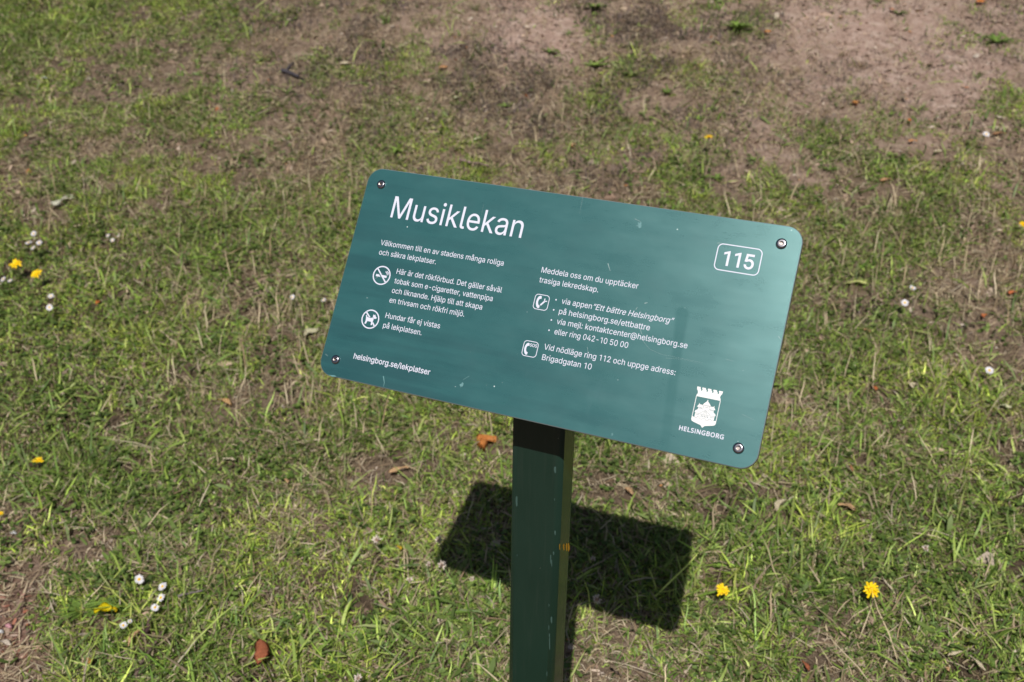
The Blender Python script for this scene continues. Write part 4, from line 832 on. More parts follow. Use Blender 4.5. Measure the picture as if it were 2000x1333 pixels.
lettering('emergency_letters', panel, [("SOS", cx_ - 1.5, cx_ + 8.3, cy_ + 3.2, 4.0)], print_mat, 0.0001)

# town crest
bm = bmesh.new()
crown = [(214.2, -75.9), (214.4, -73.6), (215.3, -72.4), (214.9, -69.6), (213.4, -67.6), (212.9, -64.2), (216.4, -64.2), (217.4, -64.2), (217.2, -66.0)]
for k in range(4):
    x_ = 218.2 + k * 6.75
    crown += [(x_ - .2, -66.2), (x_ + .2, -68.4), (x_ + 1.4, -68.4), (x_ + 1.8, -66.2), (x_ + 1.0, -65.8), (x_ + 1.2, -64.2), (x_ + 5.4, -64.2), (x_ + 5.6, -65.8)][:8]
crown = crown[:-2] + [(244.4, -64.2), (243.9, -67.6), (242.6, -69.6), (242.3, -72.4), (243.4, -73.6), (243.6, -75.9)]
poly(bm, crown)
strip(bm, [(214.4, -75.9), (214.4, -101)], 0.75); strip(bm, [(243.5, -75.9), (243.5, -101)], 0.75)
poly(bm, [(214.05, -100.4), (217.6, -101.5), (229, -102.6), (240.4, -101.5), (243.85, -100.4), (243.85, -104.6), (242.6, -106.3), (240.6, -107.2), (231.6, -109.4), (229, -112.2), (226.4, -109.4), (217.4, -107.2), (215.2, -106.3), (214.05, -104.6)])
# castle silhouette
poly(bm, [(217.2, -101.6), (217.2, -96.0), (216.2, -94.6), (217.0, -92.8), (219.2, -91.4), (219.4, -88.6), (217.6, -88.2), (219.6, -84.9), (219.4, -83.6), (220.2, -83.6), (220.2, -84.8), (224.6, -84.9), (225.2, -85.6), (224.2, -84.6), (224.6, -83.6), (226.9, -81.0), (228.4, -79.6), (228.3, -77.9), (229.5, -77.9), (229.4, -79.6), (230.9, -81.0), (233.3, -83.6), (233.7, -84.6), (232.7, -85.6), (233.2, -84.9),
          (237.4, -84.8), (237.4, -83.6), (238.2, -83.6), (238.0, -84.9), (240.1, -88.2), (238.3, -88.6), (238.5, -91.4), (240.9, -92.8), (241.7, -94.6), (240.7, -96.0), (240.7, -101.6), (229, -102.8)])
crest = flat('crest', bm, print_warm, panel)
bm = bmesh.new()
for pts_ in ([(219.4, -88.7), (224.8, -88.7)], [(233.0, -88.7), (238.4, -88.7)], [(217.0, -96.0), (222.4, -96.0)], [(235.4, -96.0), (240.8, -96.0)], [(222.6, -95.4), (228.9, -90.4), (235.2, -95.4)], [(222.4, -96.4), (235.4, -96.4)],
             [(225.2, -85.4), (226.4, -84.4), (227.6, -85.4), (228.9, -84.4), (230.2, -85.4), (231.4, -84.4), (232.6, -85.4)], [(225.3, -86), (225.3, -91.6)], [(232.6, -86), (232.6, -91.6)],
             [(217.2, -101.4), (220.2, -101.6), (220.2, -100.2), (223.4, -100.2), (223.4, -102.1), (227.0, -102.3), (227.0, -100.8), (230.8, -100.8), (230.8, -102.3), (234.4, -102.1), (234.4, -100.2), (237.6, -100.2), (237.6, -101.6), (240.7, -101.4)],
             [(226.6, -95.6), (228.2, -91.6)], [(228.9, -95.6), (228.9, -91.2)], [(231.2, -95.6), (229.6, -91.6)]):
    strip(bm, pts_, 0.32)
for k in range(5):
    x_ = 225.0 + k * 1.95; poly(bm, [(x_ - .35, -99.4), (x_ + .35, -99.4), (x_ + .35, -97.4), (x_ - .35, -97.4)])
for x_, y_ in ((220.6, -89.8), (222.0, -89.8), (223.4, -89.8), (234.4, -89.8), (235.8, -89.8), (237.2, -89.8), (227.6, -87.2), (228.9, -87.2), (230.2, -87.2), (218.6, -97.6), (220.0, -97.6), (221.4, -97.6), (236.4, -97.6), (237.8, -97.6), (239.2, -97.6)):
    poly(bm, [(x_ - .25, y_ - .6), (x_ + .25, y_ - .6), (x_ + .25, y_ + .6), (x_ - .25, y_ + .6)])
flat('crest_lines', bm, line_mat, panel, z=ZP * 2)

# wear on the face
def on_sign(px, py):
    d = CAM_RIGHT * ((px - 1000) / 1944) + CAM_DOWN * ((py - 666.5) / 1944) + CAM_FWD
    o_ = C0 - Vector((0, 0, CAM_H))
    t = o_.dot(NN) / d.dot(NN); q = d * t - o_
    return q.dot(U) * 1000, q.dot(V_) * 1000
for pts_, w in ((((1187.5, 515), (1189, 521), (1192, 530)), .8), (((1259, 593), (1265, 591.5)), .9), (((1242, 605), (1245, 600.5)), .6), (((1250, 640), (1253, 652), (1255, 654)), .45), (((1255, 665), (1268, 682), (1290, 692), (1330, 700), (1372, 709)), .16),
                (((734, 544), (748, 535)), .35), (((1520, 657), (1526, 665)), .6), (((1401, 475.5), (1410, 475.2)), .5), (((1147, 678), (1149, 690)), .3), (((1139, 382), (1132, 420)), .16), (((945, 400), (938, 430)), .12), (((1240, 428), (1252, 434)), .4),
                (((636, 692), (641, 696)), .4), (((1418, 702), (1432, 706)), .22), (((1450, 810), (1475, 822)), .22), (((1300, 700), (1334, 702), (1372, 712)), .1)):
    bm = bmesh.new(); strip(bm, [on_sign(*q) for q in pts_], w, 0, w_end=w * .35)
    flat('scratch', bm, scratch_mat, panel, z=ZP * 3)
def blotch(cx_, cy_, rx, ry, n_=14):
    x_, y_ = on_sign(cx_, cy_); bm = bmesh.new()
    poly(bm, [(x_ + rx * (1 + .35 * rng.normal()) * math.cos(2 * math.pi * k / n_), y_ + ry * (1 + .35 * rng.normal()) * math.sin(2 * math.pi * k / n_)) for k in range(n_)])
    flat('smear', bm, smear_mat, panel, z=ZP * 3)
blotch(902, 753, 2.0, 3.4); blotch(651, 735, 5.0, 1.2); blotch(1196, 849, 1.2, 1.4); blotch(1249, 440, 3.0, 3.2)
bm = bmesh.new(); strip(bm, [on_sign(749, 735), on_sign(751, 748), on_sign(749, 756)], 1.6, w_end=.5); flat('smear', bm, smear_mat, panel, z=ZP * 3)
bm = bmesh.new(); strip(bm, [on_sign(905, 742), on_sign(917, 735)], .5)
flat('smear', bm, smear_mat, panel, z=ZP * 3)

# ---- bolts
steel = plain('bolt_steel', (.30, .29, .32), 0.22, 0.5, 1.0, 0.15, 900)
dark_hole = plain('bolt_socket', (.30, .26, .24), 0.35, 0.5, 1.0)
def bolt_bm():
    bm = bmesh.new(); n_ = 36
    prof = [(.0064, -.0002), (.0064, .0007), (.0061, .0017), (.0055, .0025), (.0048, .0030), (.0042, .00318), (.0038, .0032), (.0026, .0032)]
    rg_ = [[bm.verts.new((r * math.cos(2 * math.pi * k / n_), r * math.sin(2 * math.pi * k / n_), z_)) for k in range(n_)] for r, z_ in prof]
    for a, b in zip(rg_, rg_[1:]):
        for k in range(n_): bm.faces.new((a[k], a[(k + 1) % n_], b[(k + 1) % n_], b[k]))
    return bm
def socket_bm():
    bm = bmesh.new(); n_ = 36
    def hexr(k):
        a = (2 * math.pi * k / n_ + .3) % (math.pi / 3) - math.pi / 6
        return .0022 * math.cos(math.pi / 6) / math.cos(a)
    r0 = [bm.verts.new((.0026 * math.cos(2 * math.pi * k / n_), .0026 * math.sin(2 * math.pi * k / n_), .0032)) for k in range(n_)]
    r1 = [bm.verts.new((hexr(k) * math.cos(2 * math.pi * k / n_), hexr(k) * math.sin(2 * math.pi * k / n_), .0030)) for k in range(n_)]
    r2 = [bm.verts.new((hexr(k) * math.cos(2 * math.pi * k / n_), hexr(k) * math.sin(2 * math.pi * k / n_), .0010)) for k in range(n_)]
    c = bm.verts.new((0, 0, .0010))
    for a, b in ((r0, r1), (r1, r2)):
        for k in range(n_): bm.faces.new((a[k], a[(k + 1) % n_], b[(k + 1) % n_], b[k]))
    for k in range(n_): bm.faces.new((r2[k], r2[(k + 1) % n_], c))
    return bm
b0 = obj('bolt', bolt_bm(), steel, root); s0 = obj('socket', socket_bm(), dark_hole, b0, smooth=False)
for i_, (bx_, by_) in enumerate(((-276.7, 126.9), (-276.7, -126.3), (275.6, 126.6), (275.9, -126.7))):
    if i_ == 0: b_ = b0
    else:
        b_ = b0.copy(); COL.objects.link(b_); s_ = s0.copy(); COL.objects.link(s_); s_.parent = b_
    b_.matrix_local = inv_root @ M_sign @ Matrix.Translation((bx_ / 1000, by_ / 1000, 0)) @ Matrix.Rotation(R_(23 * i_), 4, 'Z') @ (Matrix.Scale(1.06, 4) if i_ > 1 else Matrix.Identity(4))

# ---- post
post_mat, nt, N, Lk, p = new_mat('post_paint')
tc = N.new('ShaderNodeTexCoord')
v1 = noise_node(130, 5, (1, 1, .05), .6); v2 = noise_node(14, 5, (1, 1, .5)); v3 = noise_node(700, 2); v4 = noise_node(420, 3, (1, 1, .02), .6)
p_c = mix_col(map_range(v2, .3, .7, 0, 1), (.0095, .027, .0185), (.013, .033, .0235))
p_c = mix_col(math_node('MULTIPLY', map_range(v1, .55, .75, 0, 1), .3), p_c, (.03, .046, .036))
vor = N.new('ShaderNodeTexVoronoi'); vor.inputs['Scale'].default_value = 110; Lk.new(tc.outputs['Object'], vor.inputs['Vector'])
sepv = N.new('ShaderNodeSeparateColor'); Lk.new(vor.outputs['Color'], sepv.inputs[0])
sp_ = math_node('LESS_THAN', vor.outputs['Distance'], math_node('MULTIPLY', math_node('GREATER_THAN', sepv.outputs[0], 0.95), math_node('MULTIPLY', sepv.outputs[1], 0.06)))
p_c = mix_col(sp_, p_c, (.4, .42, .36))
Lk.new(p_c, p.inputs['Base Color'])
Lk.new(map_range(v1, .35, .65, .10, .24), p.inputs['Roughness'])
p.inputs['Specular IOR Level'].default_value = 0.3
bp = N.new('ShaderNodeBump'); bp.inputs['Strength'].default_value = 0.3; bp.inputs['Distance'].default_value = 0.0003
Lk.new(math_node('ADD', v1, math_node('ADD', math_node('MULTIPLY', v3, .1), math_node('MULTIPLY', v4, 1.1))), bp.inputs['Height']); Lk.new(bp.outputs[0], p.inputs['Normal'])

bm = bmesh.new()
sec = rrect(POST_W, POST_D, .009, 8)
lo_, hi_ = [], []
for a, b in sec:
    q = U * a + NH * b
    w_ = Vector((POST_C.x, POST_C.y, 0)) + q
    zt = C0.z + (-(TH + .0006) - NN.x * (w_.x - C0.x) - NN.y * (w_.y - C0.y)) / NN.z - base_z
    lo_.append(bm.verts.new((q.x, q.y, -.12))); hi_.append(bm.verts.new((q.x, q.y, zt)))
for k in range(len(sec)):
    j_ = (k + 1) % len(sec)
    bm.faces.new((lo_[k], hi_[k], hi_[j_], lo_[j_]))
bm.faces.new(hi_); bm.faces.new(lo_[::-1])
bmesh.ops.recalc_face_normals(bm, faces=bm.faces)
post = obj('post', bm, post_mat, root, smooth=True)
for pl in post.data.polygons:
    if len(pl.vertices) > 4 or min((post.data.vertices[a].co.to_2d() - post.data.vertices[b].co.to_2d()).length for a, b in [max(((a, b) for a in pl.vertices for b in pl.vertices), key=lambda q: (post.data.vertices[q[0]].co.to_2d() - post.data.vertices[q[1]].co.to_2d()).length)]) > .006: pl.use_smooth = False

def on_post(px, py, nrm, offset):
    """point of a post face (plane at offset from the axis along nrm) seen at a photograph spot"""
    d = CAM_RIGHT * ((px - 1000) / 1944) + CAM_DOWN * ((py - 666.5) / 1944) + CAM_FWD
    o_ = Vector((POST_C.x, POST_C.y, 0)) + nrm * offset - Vector((0, 0, CAM_H))
    t = o_.dot(nrm) / d.dot(nrm)
    return d * t + Vector((0, 0, CAM_H)) - Vector((POST_C.x, POST_C.y, base_z))
def fleck(name, shapes, nrm, half, mat, label):
  for pts_ in shapes:
    bm = bmesh.new()
    bm.faces.new([bm.verts.new(on_post(x_, y_, nrm, half + .00025)) for x_, y_ in pts_])
    for f_ in bm.faces:
        f_.normal_update()
        if f_.normal.dot(nrm) < 0: f_.normal_flip()
    o = obj(name, bm, mat, post, smooth=False)
    o['label'] = label
yellow_fleck = plain('yellow_fleck', (.62, .30, .01), 0.5, 0.4, 0, .3, 900)
def sliver(x_, y0, y1, w):
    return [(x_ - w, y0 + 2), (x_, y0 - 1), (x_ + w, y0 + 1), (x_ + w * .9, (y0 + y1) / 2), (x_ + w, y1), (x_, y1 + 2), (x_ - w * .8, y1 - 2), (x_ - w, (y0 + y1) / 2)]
fleck('side_fleck', [sliver(1093.0, 1063, 1073, .9), sliver(1101.0, 1063, 1074, 1.3), sliver(1106.6, 1062, 1075, 1.5), sliver(1110.4, 1061, 1076, 1.3), sliver(1112.3, 1065, 1074, .5)], U, POST_W / 2, yellow_fleck, 'yellow fleck on the side of the post')  # thin yellow slivers set on the right face
chip_paint = plain('chipped_paint', (.048, .095, .085), 0.5, 0.4, 0, .6, 1500)
fleck('chip', [sliver(1084, 912, 923, 2.2), sliver(1083, 974, 977, .8), sliver(1084, 1037, 1044, 1.6), sliver(1081, 1078, 1083, 1.4), sliver(1075.5, 1084, 1100, 1.0), sliver(1077.5, 1094, 1106, .8), sliver(1009, 970, 988, 1.8), sliver(1072, 1180, 1184, .6), sliver(1077, 1205, 1216, 1.6), sliver(1072, 1222, 1229, .8), sliver(1073, 1238, 1244, 1.2), sliver(1073.4, 1246, 1268, 1.0), sliver(1068, 1312, 1320, .7), sliver(1010, 1084, 1085, .8)], NH, POST_D / 2, chip_paint, 'pale scuff along the front edge of the post')

# ------------------------------------------------------------------ flowers, leaves and twigs lying or growing in the grass
petal_yellow = plain('yellow_petal', (.9, .62, .008), 0.5, 0.3, 0, .15, 300)
petal_orange = plain('orange_petal', (.85, .42, .006), 0.5, 0.3, 0, .15, 300)
petal_white = plain('white_petal', (.66, .65, .68), 0.5, 0.3, 0, .05, 300)
disc_yellow = plain('daisy_centre', (.72, .42, .02), 0.7, 0.2, 0, .2, 900)
stem_green = plain('flower_stem', (.10, .14, .035), 0.6, 0.2, 0, .2, 200)
stem_tan = plain('dry_stem', (.24, .19, .09), 0.6, 0.2, 0, .2, 200)
head_white = plain('clover_floret', (.62, .54, .48), 0.6, 0.2, 0, .25, 400)
head_brown = plain('seed_head', (.26, .17, .12), 0.7, 0.2, 0, .3, 400)
weed_mat = plain('weed_leaf', (.12, .19, .036), 0.45, 0.4, 0, .35, 60)
weed_light = plain('bright_weed_leaf', (.19, .29, .055), 0.45, 0.4, 0, .3, 60)

def basis(nrm):
    nrm = nrm.normalized()
    a = nrm.orthogonal().normalized()
    return a, nrm.cross(a), nrm
def tube_bm(bm, pts, r0, r1, n_=6):
    prev = None
    for i_, q in enumerate(pts):
        d = (pts[min(i_ + 1, len(pts) - 1)] - pts[max(i_ - 1, 0)])
        a, b, _ = basis(d)
        r = r0 + (r1 - r0) * i_ / (len(pts) - 1)
        ring = [bm.verts.new(q + (a * math.cos(2 * math.pi * k / n_) + b * math.sin(2 * math.pi * k / n_)) * r) for k in range(n_)]
        if prev:
            for k in range(n_): bm.faces.new((prev[k], prev[(k + 1) % n_], ring[(k + 1) % n_], ring[k]))
        else: bm.faces.new(ring[::-1])
        prev = ring
    bm.faces.new(prev)
def petal_ring(bm, c, nrm, n_, r_in, r_out, w, lift, droop, jit=0.15, tip=0.6):
    a, b, nn = basis(nrm)
    ph = rng.random() * 6
    for k in range(n_):
        t = ph + 2 * math.pi * k / n_ + rng.normal() * .06
        d = a * math.cos(t) + b * math.sin(t); s_ = nn.cross(d)
        ro = r_out * (1 + jit * rng.normal() * .6)
        z0, z1, z2 = lift * .4, lift + rng.normal() * .0006, lift - droop + rng.normal() * .0008
        rm = (r_in + ro) * .55
        P = [c + d * r_in - s_ * w * .35 + nn * z0, c + d * r_in + s_ * w * .35 + nn * z0, c + d * rm + s_ * w * .5 + nn * z1, c + d * ro + s_ * w * .5 * tip + nn * z2, c + d * (ro * 1.04) + nn * z2, c + d * ro - s_ * w * .5 * tip + nn * z2, c + d * rm - s_ * w * .5 + nn * z1]
        bm.faces.new([bm.verts.new(q) for q in P])
def dome_bm(bm, c, nrm, r, h, n_=12, rows=4):
    a, b, nn = basis(nrm); prev = None
    for i_ in range(rows):
        th = math.pi / 2 * i_ / rows
        ring = [bm.verts.new(c + (a * math.cos(2 * math.pi * k / n_) + b * math.sin(2 * math.pi * k / n_)) * r * math.cos(th) + nn * h * math.sin(th)) for k in range(n_)]
        if prev:
            for k in range(n_): bm.faces.new((prev[k], prev[(k + 1) % n_], ring[(k + 1) % n_], ring[k]))
        prev = ring
    t = bm.verts.new(c + nn * h)
    for k in range(n_): bm.faces.new((prev[k], prev[(k + 1) % n_], t))

def flower(name, px, py, dia_px, label, cat, group, kind, hgt=0.03, face=None):
    g, t = at(px, py)
    # head stands hgt above the soil, on the sight line to its place in the lawn
    d = (CAM_RIGHT * ((px - 1000) / 1944) + CAM_DOWN * ((py - 666.5) / 1944) + CAM_FWD)
    dt = hgt / max(0.25, -d.z)
    head_w = Vector((0, 0, CAM_H)) + d * (t - dt)
    foot = Vector((head_w.x + rng.normal() * .008, head_w.y + rng.normal() * .008, 0)); foot.z = float(height(foot.x, foot.y)) - .002
    r = dia_px / 1944 * (t - dt) / 2
    root_ = empty(name, foot); tag(root_, label, cat, group)
    h = head_w - foot
    nrm = Vector(face if face else (rng.normal() * .25 - .02, -.45 + rng.normal() * .2, 1)).normalized()
    bm = bmesh.new()
    bend = Vector((rng.normal() * .006, rng.normal() * .006, 0))
    tube_bm(bm, [Vector((0, 0, 0)), h * .4 + bend, h * .8 + bend * .7, h - nrm * .001], .0009, .0008)
    obj('stem', bm, stem_green, root_)
    if kind == 'daisy':
        bm = bmesh.new(); petal_ring(bm, h, nrm, 22, r * .3, r, r * .3, r * .12, r * .05, tip=.75); petal_ring(bm, h + nrm * .0004, nrm, 18, r * .3, r * .92, r * .28, r * .2, r * .02, tip=.75)
        obj('petals', bm, petal_white, root_, smooth=False)
        bm = bmesh.new(); dome_bm(bm, h + nrm * .0006, nrm, r * .38, r * .26); obj('centre', bm, disc_yellow, root_)
    elif kind == 'yellow':
        bm = bmesh.new()
        petal_ring(bm, h, nrm, 15, r * .12, r * 1.04, r * .27, r * .12, r * .1, jit=.35, tip=.95)
        petal_ring(bm, h + nrm * r * .1, nrm, 10, r * .1, r * .66, r * .24, r * .22, 0, jit=.35, tip=.95)
        obj('petals', bm, petal_yellow, root_, smooth=False)
        bm = bmesh.new(); dome_bm(bm, h + nrm * r * .12, nrm, r * .3, r * .3); obj('centre', bm, petal_orange, root_)
        bm = bmesh.new(); dome_bm(bm, h + nrm * r * .02, -nrm, r * .34, r * .55); obj('calyx', bm, stem_green, root_)
    return root_

YG = 'yellow flowers in the lawn'
for px, py, dpx, lab, hg in (
    (1702, 1152, 31, 'largest yellow flower, wide open, in the grass at the lower right', .05),
    (1411, 1152, 23, 'yellow flower with a pale stem just right of the sign shadow', .05),
    (1384, 268, 17, 'yellow flower on the bank beside the bare brown earth', .04),
    (32, 515, 20, 'yellow flower left of its orange neighbour at the left edge', .04),
    (71, 535, 18, 'deep yellow flower right of its neighbour, beside two white daisies', .04),
    (76, 899, 17, 'ragged orange yellow flower low in lush grass near the left edge', .035),
    (1998, 438, 14, 'yellow flower half cut off by the right edge', .04),
    (1, 1003, 10, 'small orange flower cut off by the left edge', .03)):
    flower('yellow_flower', px, py, dpx, lab, 'flower', YG, 'yellow', hg)

DG = 'white daisies in the lawn'
for px, py, dpx, lab in (
    (272, 1132, 18, 'topmost and leftmost of the daisies above the fallen yellow petal'),
    (318, 1146, 17, 'rightmost daisy of the group, upper of a close pair'),
    (315, 1168, 16, 'daisy just below the rightmost one of the lower left group'),
    (303, 1187, 15, 'daisy below the close pair, above the brown twig'),
    (241, 1222, 14, 'daisy touching the right end of the fallen yellow petal'),
    (254, 1214, 9, 'half closed small daisy behind the one beside the yellow petal'),
    (66, 457, 13, 'topmost daisy of the cluster above the yellow flowers'),
    (56, 475, 15, 'largest daisy on the left of the cluster above the yellow flowers'),
    (77, 475, 13, 'right hand daisy of the cluster above the yellow flowers'),
    (65, 485, 11, 'lowest daisy of the cluster above the yellow flowers'),
    (7, 546, 13, 'daisy at the left edge below the yellow flower'),
    (20, 549, 10, 'small daisy between the left edge and the deep yellow flower'),
    (100, 579, 12, 'upper daisy of the pair in dark grass at the left'),
    (97, 601, 14, 'lower daisy of the pair in dark grass at the left'),
    (211, 461, 9, 'leftmost of three tiny daisies in the upper left grass'),
    (220, 470, 9, 'lowest of three tiny daisies in the upper left grass'),
    (232, 461, 8, 'rightmost of three tiny daisies in the upper left grass'),
    (571, 581, 10, 'faded daisy left of the lone one beside the sign'),
    (632, 587, 9, 'lone small daisy beside the left edge of the sign'),
    (1926, 263, 13, 'bright daisy alone on the bare bank at the upper right'),
    (1782, 563, 13, 'upper daisy of the pair right of the number 115'),
    (1767, 592, 14, 'lower daisy of the pair right of the number 115'),
    (1932, 724, 16, 'single pale daisy in brown grass near the right edge')):
    flower('daisy', px, py, dpx * (.85 if px < 300 and py < 700 else .95), lab, 'daisy', DG, 'daisy', .036)

# faded clover heads on thin stems
def clover_head(px, py, r_px, foot_px, label, hgt=.06, dark=False):
    g, t = at(*foot_px)
    d = CAM_RIGHT * ((px - 1000) / 1944) + CAM_DOWN * ((py - 666.5) / 1944) + CAM_FWD
    g2, t2 = at(px, py); t2 -= hgt / max(.25, -d.z)
    head = Vector((0, 0, CAM_H)) + d * t2
    foot = g - Vector((0, 0, .002)); h = head - foot
    r = .85 * r_px / 1944 * t2
    root_ = empty('clover_flower', foot); tag(root_, label, 'wild flower', 'faded clover heads around the post')
    bm = bmesh.new(); sag = Vector((rng.normal() * .01, rng.normal() * .006, .012))
    tube_bm(bm, [Vector((0, 0, 0)), h * .3 + sag * .8, h * .65 + sag, h], .0011, .0008)
    obj('stem', bm, stem_green if not dark else stem_tan, root_)
    bm = bmesh.new()
    for k in range(26):
        v = Vector((rng.normal(), rng.normal(), rng.normal() + .5)).normalized()
        a, b, nn = basis(v); L_ = r * rng.uniform(.6, 1.15); w = r * .16
        tip_ = h + v * L_
        bm.faces.new([bm.verts.new(q) for q in (h, h + v * L_ * .6 + a * w, tip_ + a * w * .5, tip_ - b * w * .3, h + v * L_ * .6 - a * w)])
        bm.faces.new([bm.verts.new(q) for q in (h, h + v * L_ * .6 + b * w, tip_ + b * w * .4, tip_ - b * w * .4, h + v * L_ * .6 - b * w)])
    obj('florets', bm, head_white, root_, smooth=False)
    bm = bmesh.new(); dome_bm(bm, h, Vector((0, 0, 1)), r * .45, r * .4, 8, 3); dome_bm(bm, h, Vector((0, 0, -1)), r * .45, r * .4, 8, 3); obj('centre', bm, head_brown, root_)
for a in ((1166, 1171, 12, (1085, 1212), 'pinkish white clover head leaning out over the lower edge of the shadow'),
          (857, 1055, 11, (922, 1140), 'clover head beside the left tip of the sign shadow'),
          (863, 1104, 12, (895, 1165), 'clover head just below the left tip of the sign shadow'),
          (736, 1055, 12, (722, 1120), 'clover head left of all others near the shadow'),
          (838, 1103, 8, (846, 1160), 'small clover head touching its larger neighbour under the shadow tip'),
          (922, 1132, 7, (935, 1170), 'small clover head between the shadow and the post'),
          (1158, 1092, 7, (1140, 1130), 'clover head inside the sign shadow right of the post', .05, True),
          (800, 1133, 9, (790, 1175), 'brownish clover head lowest on the left of the post'),
          (1808, 1071, 9, (1815, 1110), 'faded clover head right of the shadow in green grass'),
          (215, 1264, 5, (225, 1290), 'tiny clover head above the bottom left twig', .03),
          (700, 1325, 11, (705, 1370), 'clover head at the bottom edge left of the post')):
    clover_head(*a)

# fallen yellow petal
def curled_leaf(name, px, py, len_px, wid_px, ang, colour, label, cat, group, curl=.5, lift=.012, shape='leaf', roughness=.6):
    """a thin leaf bent along its length; ang is how it lies as seen, degrees from right, rising positive"""
    g, t = at(px, py)
    L_ = len_px / 1944 * t; W_ = wid_px / 1944 * t
    e = CAM_RIGHT * math.cos(R_(ang)) + (-CAM_DOWN) * math.sin(R_(ang))
    # lay that direction on the ground
    gn = Vector((0, 0, 1))
    k = -e.z / (CAM_FWD.z if abs(CAM_FWD.z) > .01 else -.4)
    e = (e + CAM_FWD * k).normalized()
    s_ = gn.cross(e)
    n_, m2 = 13, 5
    bm = bmesh.new(); grid = []
    ph = rng.random() * 6
    for i_ in range(n_):
        u_ = i_ / (n_ - 1)
        if shape == 'leaf': w = math.sin(math.pi * min(1, max(0, u_ * .96 + .02))) ** .7
        elif shape == 'strip': w = .75 + .25 * math.sin(u_ * 9 + ph) if 0 < i_ < n_ - 1 else .35
        else: w = math.sin(math.pi * (.1 + .85 * u_)) ** .5
        row = []
        for j_ in range(m2):
            v = j_ / (m2 - 1) - .5
            side_bend = math.sin(u_ * math.pi) * curl * W_ * .8
            zz = lift + curl * L_ * .13 * (1 - 4 * (u_ - .5) ** 2) - abs(v) * W_ * .5 * curl + .0012 * math.sin(7 * u_ + 5 * v + ph) * (W_ / .01)
            q = e * (u_ - .5) * L_ + s_ * (v * W_ * w * (1 + .13 * math.sin(11 * u_ + ph) + .08 * math.sin(23 * u_ + 2 * ph + 3 * v)) + side_bend) + gn * zz
            row.append(bm.verts.new(q))
        grid.append(row)
    for i_ in range(n_ - 1):
        for j_ in range(m2 - 1): bm.faces.new((grid[i_][j_], grid[i_ + 1][j_], grid[i_ + 1][j_ + 1], grid[i_][j_ + 1]))
    bmesh.ops.solidify(bm, geom=bm.faces[:], thickness=.0005)
    mt = plain(name + '_surface', tuple(min(.85, 1.45 * c_) for c_ in colour), roughness, .25, 0, .4, 260)
    o = obj(name, bm, mt, None)
    o.location = g
    tag(o, label, cat, group)
    return o

curled_leaf('fallen_petal', 207, 1213, 34, 24, 8, (.62, .43, .006), 'broad bright yellow petal lying flat beside a white daisy', 'petal', None, .15, .036, 'round', .5)
curled_leaf('fallen_petal', 228, 1214, 18, 9, -25, (.60, .39, .006), 'small narrow yellow petal between the broad one and a daisy', 'petal', None, .3, .034, 'leaf', .5)

